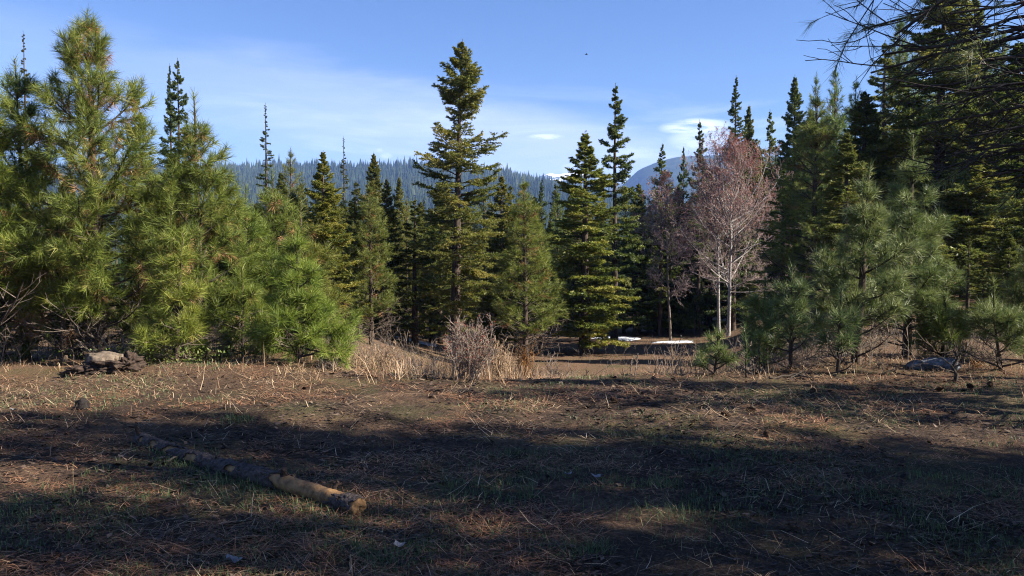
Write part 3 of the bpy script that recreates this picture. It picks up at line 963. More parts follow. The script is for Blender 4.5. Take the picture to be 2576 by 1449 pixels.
rt = np.random.default_rng(5)


def put(proto, name, label, px, d, ytop, hw, group=None, tint=(1, 1, 1), rot=None):
    p, H = fit(px, d, ytop)
    sz = H / proto[2]
    sxy = np.clip(hw * d / F / R0[id(proto)], .5 * sz, 1.6 * sz)
    plant(proto, name, label, 'tree', p, group, float(sxy), float(sz), float(rt.random() * 6.28 if rot is None else rot), tint)


GM = 'conifers standing round the lower clearing'
mid = [
    # proto, kind, px, d, ytop, half width px, tint, label
    (FIRS[0], 'fir_tree', 1470, 28, 330, 112, (1.3, 1.3, .95), 'dense bright green fir with a leaning trunk foot, right of the ragged fir'),
    (FIRS[2], 'fir_tree', 1545, 33, 208, 78, (.8, .9, .85), 'taller dark fir overtopping the dense bright green fir'),
    (PINES[0], 'pine_tree', 1322, 24, 448, 92, (1.1, 1.08, .85), 'yellowish pine between the ragged fir and the dense bright green fir'),
    (FIRS[0], 'fir_tree', 1262, 30, 440, 75, (1.1, 1.0, .8), 'fir right behind the ragged fir with one branch poking out'),
    (PINES[1], 'pine_tree', 1360, 27, 560, 60, (1.0, 1.05, .9), 'slim pine with a dark straight trunk behind the yellowish pine'),
    (FIRS[0], 'fir_tree', 818, 19, 378, 75, (1.15, 1.1, .75), 'sunlit yellow green fir right of the conical pine'),
    (PINES[0], 'pine_tree', 935, 21, 462, 72, (1.0, .98, .85), 'pine with orange upper trunk right of the sunlit yellow green fir'),
    (FIRS[1], 'fir_tree', 945, 30, 382, 50, (.95, .9, .8), 'narrow fir peeking above the orange trunked pine'),
    (PINES[1], 'pine_tree', 1025, 29, 495, 42, (1.0, .9, .8), 'thin brownish pine by a small snow patch, left of the ragged fir'),
    (FIRS[2], 'fir_tree', 1085, 31, 520, 48, (.9, 1.0, .9), 'green fir in the shade close on the left of the ragged fir'),
    (FIRS[2], 'fir_tree', 458, 25, 145, 62, (.7, .85, .9), 'dark blue green fir with a twin spire behind the left pines'),
    (SPIRES[1], 'fir_tree', 440, 25.6, 158, 45, (.7, .85, .9), 'second spire leaning close against the twin spired dark fir'),
    (SPIRES[0], 'fir_tree', 677, 33, 258, 50, (.75, .85, .85), 'sparse pointed fir spire alone against the sky above the left pines'),
    (PINES[1], 'pine_tree', 738, 30, 372, 55, (.9, .85, .75), 'flat topped dull pine beside the lone sparse spire'),
    (SPIRES[0], 'fir_tree', 80, 24, 78, 55, (.9, .8, .75), 'pinkish grey bare spire behind the left edge pines'),
    (FIRS[2], 'fir_tree', 352, 19, 205, 60, (.95, .92, .85), 'loose greyish fir with brown cones behind the tallest pine'),
    (SPIRES[0], 'fir_tree', 870, 44, 342, 34, (.75, .75, .7), 'needle thin bare spire over the far hill'),
    (FAR[0], 'fir_tree', 1362, 44, 450, 34, (.6, .75, .8), 'small dark fir top against the blue hill'),
    (FAR[2], 'pine_tree', 1402, 36, 468, 40, (.85, .95, .85), 'round topped pine in front of the blue hill, left of the dense fir'),
    (FAR[1], 'fir_tree', 1440, 44, 452, 34, (1.0, 1.0, .8), 'light green fir top below the snowy mountain'),
    (FAR[0], 'fir_tree', 1660, 40, 360, 52, (.95, 1.05, .85), 'even sided fir in front of the blue mountain'),
    (FAR[0], 'fir_tree', 1716, 44, 368, 34, (.7, .85, .85), 'narrow dark fir between the even sided fir and the red budded tree'),
    (FIRS[2], 'fir_tree', 1755, 40, 300, 48, (.7, .85, .85), 'dark fir behind the left shoulder of the red budded tree'),
    (SPIRES[1], 'fir_tree', 1842, 38, 188, 62, (.7, .82, .85), 'tallest thin spired fir above the red budded tree'),
    (FIRS[0], 'fir_tree', 1876, 41, 262, 52, (1.15, 1.15, 1.15), 'olive fir right beside the tallest thin spired fir'),
    (FAR[1], 'fir_tree', 1930, 50, 274, 44, (1.01, 1.15, 1.15), 'stubby dark fir between two taller spires on the right'),
    (FIRS[1], 'fir_tree', 1990, 42, 188, 52, (1.01, 1.15, 1.15), 'slim dark spire rising right of the stubby fir'),
    (PINES[0], 'pine_tree', 2040, 27, 236, 118, (1.15, 1.15, 1.15), 'big dark pine with black trunk right of the red budded tree'),
    (PINES[1], 'pine_tree', 2042, 40, 182, 45, (1.01, 1.15, 1.15), 'lopsided pine top behind the big dark pine'),
    (PINES[1], 'pine_tree', 2088, 41, 165, 60, (0.94, 1.15, 1.15), 'dark pine topping the ridge line right of the lopsided top'),
    (PINES[0], 'pine_tree', 2140, 42, 195, 60, (0.94, 1.15, 1.15), 'dark rounded pine next to the ridge line top'),
    (FIRS[2], 'fir_tree', 2215, 30, 100, 105, (1.15, 1.15, 1.15), 'tall shaded fir where the hanging branches begin'),
    (FIRS[1], 'fir_tree', 2350, 27, -120, 150, (1.15, 1.15, 1.01), 'huge olive fir filling the sky behind the hanging branches'),
    (PINES[0], 'pine_tree', 2250, 41, 40, 90, (1.01, 1.15, 1.15), 'dark pine behind the tall shaded fir'),
    (FIRS[0], 'fir_tree', 2430, 45, -10, 110, (1.10, 1.15, 1.10), 'dark fir between the huge olive fir and the pointed pine'),
    (PINES[1], 'pine_tree', 2500, 44, 70, 85, (1.01, 1.15, 1.14), 'pointed pine showing through the hanging branches'),
    (FIRS[1], 'fir_tree', 2540, 29, 100, 130, (1.01, 1.15, 0.94), 'deep green fir at the right edge behind the leaning young pine'),
    (FIRS[0], 'fir_tree', 2425, 26, 260, 110, (1.15, 1.15, 1.01), 'shaded green fir behind the taller silver pine'),
    (FIRS[2], 'fir_tree', 2640, 26, -60, 140, (0.94, 1.14, 1.01), 'very dark fir mostly beyond the right edge'),
    (FIRS[0], 'fir_tree', 2120, 23, 330, 95, (1.15, 1.15, 1.10), 'dim fir behind the rust clustered silver pine'),
    (FIRS[1], 'fir_tree', 1600, 41, 520, 70, (.55, .7, .65), 'black green fir shading the large snow patch'),
    (FIRS[0], 'fir_tree', 1700, 43, 470, 75, (.55, .7, .65), 'shadowy fir behind the small red budded tree'),
    (FIRS[1], 'fir_tree', 1780, 44, 420, 85, (.55, .7, .65), 'gloomy fir behind the pale twin trunks'),
    (FIRS[0], 'fir_tree', 1905, 44, 440, 75, (1.01, 1.15, 1.10), 'low gloomy fir at the right foot of the pale twin trunks'),
    (FIRS[2], 'fir_tree', 1965, 30, 420, 70, (1.01, 1.15, 1.01), 'dark fir leaning over the pale young pine'),
]
for pr_, kind, px, d, yt, hw, tint, label in mid:
    put(pr_, kind, label, px, d, yt, hw * (1.28 if kind == 'fir_tree' else 1.12), GM, tint)

ANCH = [(-60, 'left edge pines'), (80, 'pinkish grey bare spire'), (258, 'tallest left pine'), (352, 'loose greyish fir'), (458, 'twin spired fir'), (512, 'bare leader pine'), (677, 'lone sparse spire'), (748, 'conical pine'), (818, 'sunlit yellow green fir'), (935, 'orange trunked pine'), (1025, 'thin brownish pine'), (1142, 'ragged fir'), (1322, 'yellowish pine'), (1402, 'round topped pine'), (1475, 'dense bright green fir'), (1660, 'even sided fir'), (1755, 'dark shouldered fir'), (1832, 'wide red budded tree'), (1930, 'stubby dark fir'), (1990, 'slim dark spire'), (2040, 'big dark pine'), (2150, 'rust clustered pine'), (2215, 'tall shaded fir'), (2280, 'taller silver pine'), (2350, 'huge olive fir'), (2430, 'second olive fir'), (2522, 'leaning young pine'), (2640, 'right edge firs')]


def near_label(px, tail, taken):
    a = min(ANCH, key=lambda t: abs(t[0] - px))
    side = 'left' if px < a[0] else 'right'
    for w_ in (f'just {side} of', f'a little further {side} of', f'well {side} of', f'farthest {side} of'):
        t = f'{tail} {w_} the {a[1]}'
        if t not in taken:
            break
    taken.add(t)
    return t


taken = set()
gmid = 'conifers crowding the middle of the lower clearing'
for i in range(50):
    px = 560 + 1220 * (i + rt.random()) / 50
    d = rt.uniform(27, 48)
    if abs(px - 1142) < 40 and d < 30:
        d = 36
    if 1290 < px < 1800:
        d = rt.uniform(43, 52)
    k_ = i % 5
    pr_ = (FIRS[0], PINES[1], FIRS[1], FIRS[0], FIRS[2])[k_]
    put(pr_, 'pine_tree' if k_ == 1 else 'fir_tree', near_label(px, ('pine' if k_ == 1 else 'fir') + ' in the middle wood', taken), px, d, rt.uniform(452, 560) if px > 1050 else rt.uniform(438, 545), rt.uniform(62, 92) * 34 / d, gmid, tuple(np.array((1.05, 1.02, .85)) * rt.uniform(.75, 1.15)))
# ---- the wood behind: trees nobody could single out
gw = 'conifers of the wood behind the clearing'
lab_w = 'green conifer in the crowded wood behind the lower clearing'
for i in range(64):
    px = -150 + 2150 * (i + rt.random()) / 64
    d = rt.uniform(46, 100)
    yt = np.interp(px, [0, 700, 1000, 1500, 1600, 1900, 2100], [470, 500, 500, 510, 480, 430, 380]) + rt.uniform(-12, 70)
    put(FAR[i % 3], 'conifer', near_label(px, 'conifer in the far wood', taken), px, d, yt, rt.uniform(26, 40) * 60 / d, gw, tuple(np.array((1.0, 1.0, .85)) * rt.uniform(.65, 1.15)))
gl = 'conifers in the depths behind the left pines'
for i in range(16):
    px = -100 + 1080 * (i + rt.random()) / 16
    put(FIRS[i % 3], 'fir_tree', near_label(px, 'fir half hidden in the depths', taken), px, rt.uniform(19, 30), rt.uniform(430, 560), 70, gl, tuple(np.array((1.0, 1.0, .8)) * rt.uniform(.6, .95)))
gr = 'conifers in the dark wood on the right slope'
for i in range(36):
    px = 1870 + 900 * (i + rt.random()) / 36
    d = rt.uniform(28, 55)
    xx_ = (px - CX) / F * d
    if 31.2 < d + .2126 * (xx_ - 9.0) < 39.5:
        d = rt.uniform(43, 58)
    put((FIRS + PINES)[i % 5], 'fir_tree' if i % 5 < 3 else 'pine_tree', near_label(px, ('fir' if i % 5 < 3 else 'pine') + ' in the dark right hand wood', taken), px, d, np.interp(px, [1900, 2200, 2500, 2800], [330, 170, 90, 60]) + rt.uniform(-10, 150), 105 * 35 / d, gr, tuple(np.array((.95, 1.0, .8)) * rt.uniform(.75, 1.1)))

pine_alone('ql', 63, 'unseen high crowned pine on a long bare trunk beyond the right edge', 3200, 9.9, -900, 170, None, live=.66, r0=.10, internode=.42, tint=(.9, 1, .85))  # unseen pine added, crown set high to drop a shadow strip along the lip

for i in range(11):
    px = 2130 + 560 * (i + rt.random()) / 11
    put(FIRS[i % 3], 'fir_tree', near_label(px, 'low fir under the right hand wood', taken), px, rt.uniform(16.5, 22), rt.uniform(560, 690), rt.uniform(75, 105), 'low firs filling the foot of the right hand wood', tuple(np.array((.95, 1.0, .8)) * rt.uniform(.75, 1.05)))

# ---- leafless trees
p, Hb = fit(1832, 34.5, 362)
plant(make_bare('ba', 51, Hb * .90, 150 * 34.5 / F, .24, r0=.085, lean=(.10, 0), nprim=60), 'bare_tree', 'leafless pale barked tree with a wide crown of red buds', 'tree', p, 'leafless trees in front of the dark wood')
p, Hb2 = fit(1808, 35.2, 440)
plant(make_bare('bb', 52, Hb2, 84 * 35 / F, .26, r0=.075, lean=(-.15, 0), nprim=34), 'bare_tree', 'thinner grey trunked tree close beside the wide red budded one', 'tree', p, 'leafless trees in front of the dark wood')
p, Hb3 = fit(1688, 35, 462)
bc_ = make_bare('bc', 53, Hb3, 84 * 36 / F, .24, r0=.06, lean=(-.4, 0), nprim=40, catk=.35)
bc_[1]['trunk'] = M_TWIG  # grey bark instead of pale, the trunk's shade put into its colour
bc_[1]['branches'] = [M_TWIG, M_REDTWIG]
plant(bc_, 'bare_tree', 'smaller leafless tree with brownish red buds and a shaded trunk', 'tree', p, 'leafless trees in front of the dark wood')


# ---- the pine overhead whose boughs hang into the picture at the top right
def overhead_pine():
    rg = np.random.default_rng(77)
    base = np.array([5.3, 4.3, gz(5.3, 4.3)])
    tp, tr = trunk_line(9.5, .17, (.1, .1), .02, 16, rg)
    tips = [(2085, 20, 5.0, 1.2), (2175, 95, 5.3, .9), (2200, -60, 4.9, 1.3), (2225, 160, 5.1, .55), (2265, 240, 5.4, .5), (2320, 335, 5.2, .45), (2390, 60, 4.7, .6), (2330, 130, 5.6, .4), (2400, 410, 5.0, .3), (2300, -90, 5.5, 1.2), (2470, 470, 5.1, .25), (2440, 250, 4.4, .3), (2190, 205, 5.5, .5), (2310, 215, 4.8, .4), (2365, 300, 5.5, .35), (2430, 370, 4.7, .3), (2250, 115, 4.6, .7), (2345, 455, 5.3, .3), (2480, 140, 5.2, .5)]
    lines = []
    for px, py, d, rise in tips:
        v = ray(px, py)
        tip = np.array([v[0] * d, d, EYE + v[2] * d])
        z0 = tip[2] - base[2] + rise * .55
        st = at_height(tp, np.array([z0]))[0] + base
        u = np.linspace(0, 1, 10)[:, None]
        L = st * (1 - u) + tip * u
        L[:, 2] += np.sin(u[:, 0] * math.pi) * rise * .22 + .06 * (u[:, 0] ** 4)
        L[1:-1] += np.cumsum(rg.normal(0, .022, (8, 3)), 0)
        lines.append(L - base)
    near = np.array(lines)
    zs = np.concatenate([rg.uniform(4.6, 9.0, 34)])
    K = len(zs)
    az = rg.random(K) * 6.283
    Ls = np.interp(zs, [2, 4, 6, 9.3], [2.4, 2.5, 2.0, .5]) * rg.uniform(.8, 1.1, K)
    rest = primaries(tp, zs, az, Ls, np.full(K, 5.) + (zs - 4) * 6, np.full(K, 22.), 10, .05, rg)
    pr = np.concatenate([near, rest])
    nn = len(near)
    ln = np.linalg.norm(pr[:, -1] - pr[:, 0], axis=1)
    s1, l1, t1 = spawn(pr, 13, (.22, .97), (22, 52), ln * .31, .06, 6, .35, .13, rg, .45)
    s2, l2, t2 = spawn(s1, 3, (.25, .95), (22, 55), l1 * .52, .10, 5, .2, .15, rg, .4)
    parts = {'trunk': make_mesh('oh_trunk', [(*tubes(tp, tr, 12), 0, None)], True)}
    b = [(*tubes(pr, (.0135 + .005 * ln)[:, None] * np.linspace(1, .25, 10)[None], 6), 0, None),
         (*tubes(s1, np.full((len(s1), 6), .0052) * np.linspace(1, .5, 6)[None], 4), 0, None),
         (*tubes(s2, np.full((len(s2), 5), .0034) * np.linspace(1, .6, 5)[None], 3), 0, None)]
    parts['branches'] = make_mesh('oh_branches', b, True)
    pid = np.repeat(np.arange(len(pr)), 13)
    # foliage only on the outer third of the near boughs, everywhere on the others
    k1 = ((pid < nn) & (t1 > .66) & (rg.random(len(s1)) < np.where(pid < 3, .95, .15))) | ((pid >= nn) & (rg.random(len(s1)) < .75))
    k2 = np.repeat(k1, 3) & (rg.random(len(s2)) < .8)
    A = np.concatenate([s1[k1, 3], s1[k1, 4], s2[k2, 3], pr[[0, 1, 2, 9], 7], pr[[0, 1, 2, 9], 8]])
    B = np.concatenate([s1[k1, 4], s1[k1, 5], s2[k2, 4], pr[[0, 1, 2, 9], 8], pr[[0, 1, 2, 9], 9]])
    V, Fc, tv = needle_tris(A, B, 300, .135, .0028, 42, rg, .12, 14, None, .12, 14)
    parts['crown'] = make_mesh('oh_crown', [(V, Fc, 0, tv)])
    m = {'trunk': M_BARK, 'branches': M_LIMB, 'crown': M_PINE_BLUE}
    plant((parts, m, 9.5), 'pine_tree', 'overhanging pine whose dark bare boughs reach in at the top right corner', 'tree', base, None, tint=(.95, 1, .9))


overhead_pine()

# ---- the stand to the right and behind that throws the long shadows across the foreground
go = 'pines beside and behind the viewer'
off = [(7.6, 7.7, 6.4, .95, 1), (9.6, 8.4, 7.6, .9, 0), (8.6, 4.7, 10.0, 1.15, 0), (7.4, 2.9, 8.8, 1.0, 1), (10.8, 4.6, 13.0, 1.35, 1), (10.0, 1.7, 12.0, 1.45, 0), (13.6, 3.0, 15.0, 1.6, 1), (8.3, .3, 8.6, 1.0, 0),
       (13.2, -.9, 12.5, 1.4, 0), (16.8, 3.0, 14.5, 1.3, 0), (10.6, -1.9, 10.5, 1.2, 1), (17.0, -.6, 14.0, 1.5, 1), (7.6, -2.6, 8.5, 1.1, 1), (20.0, 1.2, 15.5, 1.5, 0), (14.2, -4.0, 12.5, 1.5, 1)]
for i, (x, y, h, r, k) in enumerate(off):
    pr_ = PINES[k]
    plant(pr_, 'pine_tree', 'pine standing beside or behind the viewer outside the picture', 'tree', (x, y, gz(x, y)), go, r / R0[id(pr_)], h / 8.5, rt.random() * 6.28, (.9, .95, .8))

# ------------------------------------------------------------------ what lies and grows on the ground
M_STRAW = foliage_mat('dead_straw', [(0, (.10, .056, .032)), (.35, (.23, .14, .078)), (.7, (.38, .255, .15)), (1, (.52, .41, .27))], .12, .7, .2)
M_DUFF = foliage_mat('fallen_needles', [(0, (.050, .028, .018)), (.4, (.17, .078, .041)), (.75, (.33, .165, .085)), (1, (.40, .28, .17))], .05, .65, .2)
M_GRASS = foliage_mat('short_grass', [(0, (.040, .065, .030)), (.5, (.080, .125, .048)), (.8, (.14, .18, .070)), (1, (.26, .24, .12))], .25, .55, .3)
M_CHIP = foliage_mat('bark_chips', [(0, (.012, .009, .008)), (.5, (.055, .037, .027)), (.85, (.13, .090, .065)), (1, (.30, .26, .23))], 0, .85, .2)
M_LEAFY = foliage_mat('low_leaves', [(0, (.06, .09, .02)), (.6, (.13, .17, .035)), (1, (.22, .24, .07))], .3, .5, .3)
rl = np.random.default_rng(101)


def blades(p, h, wd, az, tilt, bend, tint):
    N = len(p)

    def dr(t):
        return np.stack([np.cos(az) * np.sin(t), np.sin(az) * np.sin(t), np.cos(t)], 1)
    mid = p + dr(tilt) * (h * .5)[:, None]
    tip = mid + dr(tilt + bend) * (h * .5)[:, None]
    wv = np.stack([-np.sin(az), np.cos(az), 0 * az], 1) * (wd * .5)[:, None]
    V = np.stack([p - wv, p + wv, mid - wv * .8, mid + wv * .8, tip], 1).reshape(-1, 3)
    b = np.arange(N)[:, None] * 5
    Fc = np.concatenate([b + np.array([[0, 1, 3]]), b + np.array([[0, 3, 2]]), b + np.array([[2, 3, 4]])])
    return V, Fc, np.repeat(np.clip(tint, 0, 1), 5)


def scatter(N, r0, r1, half=44.0):
    r = np.exp(rl.uniform(math.log(r0), math.log(r1), N))
    a = np.radians(rl.uniform(-half, half, N))
    return r * np.sin(a), r * np.cos(a)


def keep(x, y, scale, lo, hi, off=0.0):
    f = fbm(x * scale + off, y * scale + off * .7, 4)
    m = rl.random(len(x)) < smooth(f, lo, hi)
    return x[m], y[m]


def on(x, y, dz=0.0):
    return np.stack([x, y, ground_z(x, y) + dz], 1)


# fallen pine needles in drifts
x, y = scatter(132000, 2.5, 14.5)
x, y = keep(x, y, 1.4, -.06, .20, 3)
n = len(x)
lie = blades(on(x, y, rl.uniform(.003, .022, n)), rl.gamma(5, .022, n), np.interp(y, [3, 12], [.003, .008]) * rl.uniform(.5, 1.4, n), rl.random(n) * 6.283, rl.normal(1.50, .11, n), rl.normal(.10, .22, n),
             rl.normal(.52, .20, n) + .5 * fbm(x * .8, y * .8, 3))
add('needle_litter', make_mesh('needle_litter', [(lie[0], lie[1], 0, lie[2])]), M_DUFF, None, kind='stuff', label='rusty fallen pine needles strewn over the clearing floor', category='needle litter')
# pale dry grass lying down, thickest in the sunny strip
x, y = scatter(64000, 2.6, 15.0)
wgt = .16 + .84 * smooth(y, 6.5, 9.2)
m = rl.random(len(x)) < wgt
x, y = keep(x[m], y[m], 1.3, -.12, .20, 31)
n = len(x)
st = blades(on(x, y, rl.uniform(.003, .03, n)), rl.gamma(4, .045, n), np.interp(y, [3, 12], [.0026, .007]) * rl.uniform(.5, 1.4, n), rl.random(n) * 6.283, rl.normal(1.40, .16, n), rl.normal(.22, .30, n), rl.normal(.62, .2, n))
# standing dry tufts along the lip
x2, y2 = scatter(58000, 9.6, 15.5, 42)
xa2 = x2 * 10.5 / np.maximum(y2, 10.5)
wl_ = (.25 + .75 * smooth(xa2, -2.8, -1.2) * (1 - smooth(xa2, .1, .6))) * smooth(y2, 9.9, 11.0)
m = rl.random(len(x2)) < wl_
x2, y2 = keep(x2[m], y2[m], 2.6, -.12, .22, 55)
n = len(x2)
hh = rl.gamma(4, .045, n) * (.75 + .9 * smooth(x2 * 10.5 / y2, -3, -1.4) * (1 - smooth(x2 * 10.5 / y2, .0, .6)))
s2_ = blades(on(x2, y2), np.clip(hh * 1.25, .05, .6), .0062 * rl.uniform(.5, 1.4, n), rl.random(n) * 6.283, np.abs(rl.normal(.65, .42, n)), rl.normal(1.15, .6, n), rl.normal(.60, .2, n))
add('dry_grass', make_mesh('dry_grass', [(st[0], st[1], 0, st[2]), (s2_[0], s2_[1], 0, s2_[2])]), M_STRAW, None, kind='stuff', label='pale dry grass lying flat and standing in tufts along the lip', category='dry grass')
# short green grass in patches
x, y = scatter(185000, 2.5, 13.5)
m = rl.random(len(x)) < smooth(fbm(x * .62 + 12, y * .62 + 8.4, 4) + .13 * smooth(x / y, -.1, .35), -.03, .20)
x, y = x[m], y[m]
x, y = keep(x, y, 3.1, -.22, .16, 5)
tx, ty, th_ = [], [], []
for px, py, nn, rr_, hgt in ((1680, 1225, 90, .07, .11), (1690, 1290, 260, .17, .08), (600, 1060, 120, .10, .10), (640, 1200, 220, .2, .09), (1480, 1390, 80, .08, .10), (150, 1290, 380, .35, .07), (690, 1250, 160, .25, .08), (1300, 1250, 120, .12, .07), (960, 1420, 120, .1, .08), (2050, 1290, 420, .5, .06), (2330, 1250, 420, .5, .06)):
    g_ = on_ground(px, py)
    tx.append(g_[0] + rl.normal(0, rr_, nn)); ty.append(g_[1] + rl.normal(0, rr_ * .8, nn)); th_.append(np.full(nn, hgt))
for k in range(26):
    g_ = on_ground(900 - 560 * k / 25 + rl.normal(0, 8), 1318 - 195 * k / 25 + rl.uniform(-4, 16))
    tx.append(g_[0] + rl.normal(0, .05, 16)); ty.append(g_[1] + rl.normal(0, .04, 16)); th_.append(np.full(16, .075))
tx, ty, th_ = map(np.concatenate, (tx, ty, th_))
h_ = np.concatenate([rl.uniform(.02, .065, len(x)), th_ * rl.uniform(.5, 1.2, len(tx))])
x, y = np.concatenate([x, tx]), np.concatenate([y, ty])
n = len(x)
gr_ = blades(on(x, y), h_, np.interp(y, [3, 12], [.003, .008]) * rl.uniform(.7, 1.3, n), rl.random(n) * 6.283, np.abs(rl.normal(.45, .3, n)), rl.normal(.35, .3, n), rl.normal(.48, .2, n))
add('grass', make_mesh('grass', [(gr_[0], gr_[1], 0, gr_[2])]), M_GRASS, None, kind='stuff', label='short green grass growing in patches through the litter', category='grass')
# bark crumbs
x, y = scatter(68000, 2.5, 12.5)
x, y = keep(x, y, 1.1, -.22, .14, 77)
n = len(x)
a0 = rl.random((n, 1)) * 6.283
an = a0 + np.array([[0, 1.5, 3.1, 4.7]]) + rl.normal(0, .25, (n, 4))
rd = np.minimum(rl.gamma(2.2, .0068, (n, 1)), .026) * rl.uniform(.5, 1.4, (n, 4)) * np.interp(y, [3, 12], [1, 1.6])[:, None]
c0 = on(x, y, rl.uniform(.006, .02, n))
tl = rl.normal(0, .35, (n, 2))
dx, dy = np.cos(an) * rd, np.sin(an) * rd * .6
V = np.stack([c0[:, None, 0] + dx, c0[:, None, 1] + dy, c0[:, None, 2] + dx * tl[:, :1] + dy * tl[:, 1:]], -1).reshape(-1, 3)
add('bark_litter', make_mesh('bark_litter', [(V, np.arange(4 * n).reshape(-1, 4), 0, np.repeat(np.clip(rl.beta(1.6, 2.6, n), 0, .86), 4))]), M_CHIP, None, kind='stuff', label='dark bark crumbs covering the shaded soil', category='bark litter')


# tangled bare undergrowth below the trees
def twig_stems(px, py, h, rg, lean=.35, P=5):
    K = len(px)
    p = on(px, py, -.02)
    a = rg.random(K) * 6.283
    tl_ = np.abs(rg.normal(0, lean, K))
    d = np.stack([np.cos(a) * np.sin(tl_), np.sin(a) * np.sin(tl_), np.cos(tl_)], 1)
    pts = [p]
    for s in range(P - 1):
        pts.append(pts[-1] + d * (h / (P - 1))[:, None])
        d = nrmz(d + rg.normal(0, .13, d.shape))
    return np.stack(pts, 1)


def brush(N, x0, x1, y0, y1, h0, h1, rg, gap=None):
    bx, by = rg.uniform(x0, x1, N), rg.uniform(y0, y1, N)
    if gap is not None:
        m = gap(bx, by)
        bx, by = bx[m], by[m]
    h = rg.uniform(h0, h1, len(bx))
    st_ = twig_stems(bx, by, h, rg, .45)
    a, la, _ = spawn(st_, 4, (.2, .95), (25, 60), h * .55, .15, 4, 0, .15, rg, .4)
    b, lb, _ = spawn(a, 1, (.3, .95), (25, 60), la * .6, .1, 3, 0, .15, rg, .4)
    return [(*tubes(st_, np.full((len(st_), 5), .0052) * np.linspace(1, .6, 5)[None], 3), None), (*tubes(a, np.full((len(a), 4), .0036) * np.linspace(1, .6, 4)[None], 3), None), (*tubes(b, np.full((len(b), 3), .0026), 3), None)]


ru = np.random.default_rng(55)
parts = []
for q in (brush(500, -9.5, -1.6, 11.8, 16.5, .2, .75, ru), brush(150, -2.2, 4.6, 11.4, 15, .15, .45, ru), brush(260, 3.6, 9.5, 11.2, 16, .2, .7, ru), brush(160, -6, 9, 17, 30, .3, .9, ru)):
    for V, Q, _ in q:
        nv = len(V)
        parts.append((V, Q, 0, None))
add('undergrowth', make_mesh('undergrowth', parts), M_TWIG, None, kind='stuff', label='tangle of bare grey twigs under the pines', category='undergrowth')
# low leafy plants at the foot of the left pines
lx, ly = ru.normal(-5.3, .55, 1500), ru.normal(11.9, .35, 1500)
lx = np.concatenate([lx, ru.uniform(-9, -2.2, 900)]); ly = np.concatenate([ly, ru.uniform(11.8, 14, 900)])
n = len(lx)
lv_ = blades(on(lx, ly, ru.uniform(.02, .26, n)), ru.uniform(.03, .06, n), ru.uniform(.018, .03, n), ru.random(n) * 6.283, ru.normal(1.1, .4, n), ru.normal(.3, .2, n), ru.normal(.5, .22, n))
add('leafy_ground_cover', make_mesh('leafy_ground_cover', [(lv_[0], lv_[1], 0, lv_[2])]), M_LEAFY, None, kind='stuff', label='low yellow green leaves at the foot of the left pines', category='ground cover')


# ---- single shrubs along the lip
M_ROSE = bark_mat('rose_stems', (.11, .082, .064), (.28, .22, .18), 20, 1, .1)
M_WILLOW = bark_mat('orange_stems', (.16, .075, .025), (.36, .18, .06), 20, 1, .1)
M_TAN = bark_mat('tan_stems', (.18, .12, .075), (.40, .29, .19), 20, 1, .1)
M_HIP = foliage_mat('red_buds', [(0, (.16, .03, .02)), (1, (.34, .10, .06))], .1, .5, .3)


def shrub(name, label, px, d, ytop, hw, m, seed, stems=14, lean=.28, br=(5, 3), rad=.0045, buds=False, group='leafless shrubs along the lip', up=.15, cat='shrub'):
    rg = np.random.default_rng(seed)
    p, H = fit(px, d, ytop)
    wR = hw * d / F
    K = stems
    bx, by = rg.uniform(-.55, .55, K) * wR * np.abs(rg.random(K)) ** .4, rg.normal(0, wR * .3, K)
    h = H * np.clip(rg.normal(.74, .2, K), .3, 1.1)
    a = rg.random(K) * 6.283
    tl_ = np.minimum(np.abs(rg.normal(0, lean, K)), np.arctan2(wR * .8, h))
    dd = np.stack([np.cos(a) * np.sin(tl_), np.sin(a) * np.sin(tl_), np.cos(tl_)], 1)
    pts = [np.stack([bx, by, np.full(K, -.03)], 1)]
    for s in range(5):
        pts.append(pts[-1] + dd * (h / 5)[:, None])
        dd = nrmz(dd + rg.normal(0, .10, dd.shape))
    st_ = np.stack(pts, 1)
    a1, la, _ = spawn(st_, br[0], (.18, .96), (22, 55), h * .38, up, 5, 0, .15, rg, .5)
    b1, lb, _ = spawn(a1, br[1], (.25, .96), (25, 60), la * .5, up, 4, 0, .16, rg, .4)
    r = root(name, label, cat, p, group)
    add('stems', make_mesh(name, [(*tubes(st_, np.full((K, 6), rad * 1.7) * np.linspace(1, .5, 6)[None], 5), 0, None)]), m, r, kind='stuff')
    add('twigs', make_mesh(name, [(*tubes(a1, np.full((len(a1), 5), rad) * np.linspace(1, .6, 5)[None], 3), 0, None), (*tubes(b1, np.full((len(b1), 4), rad * .72), 3), 0, None)]), m, r, kind='stuff')
    if buds:
        tip = np.concatenate([b1[:, -1], b1[:, 2]])
        tip = tip[rg.random(len(tip)) < .2]
        V, Fc, tv = needle_tris(tip, tip + np.array([0, 0, .015]), 200, .017, .014, 50, rg, 0, 20, None, .2, 3)
        add('buds', make_mesh(name, [(V, Fc, 0, tv)]), M_HIP, r, kind='stuff')
    return r


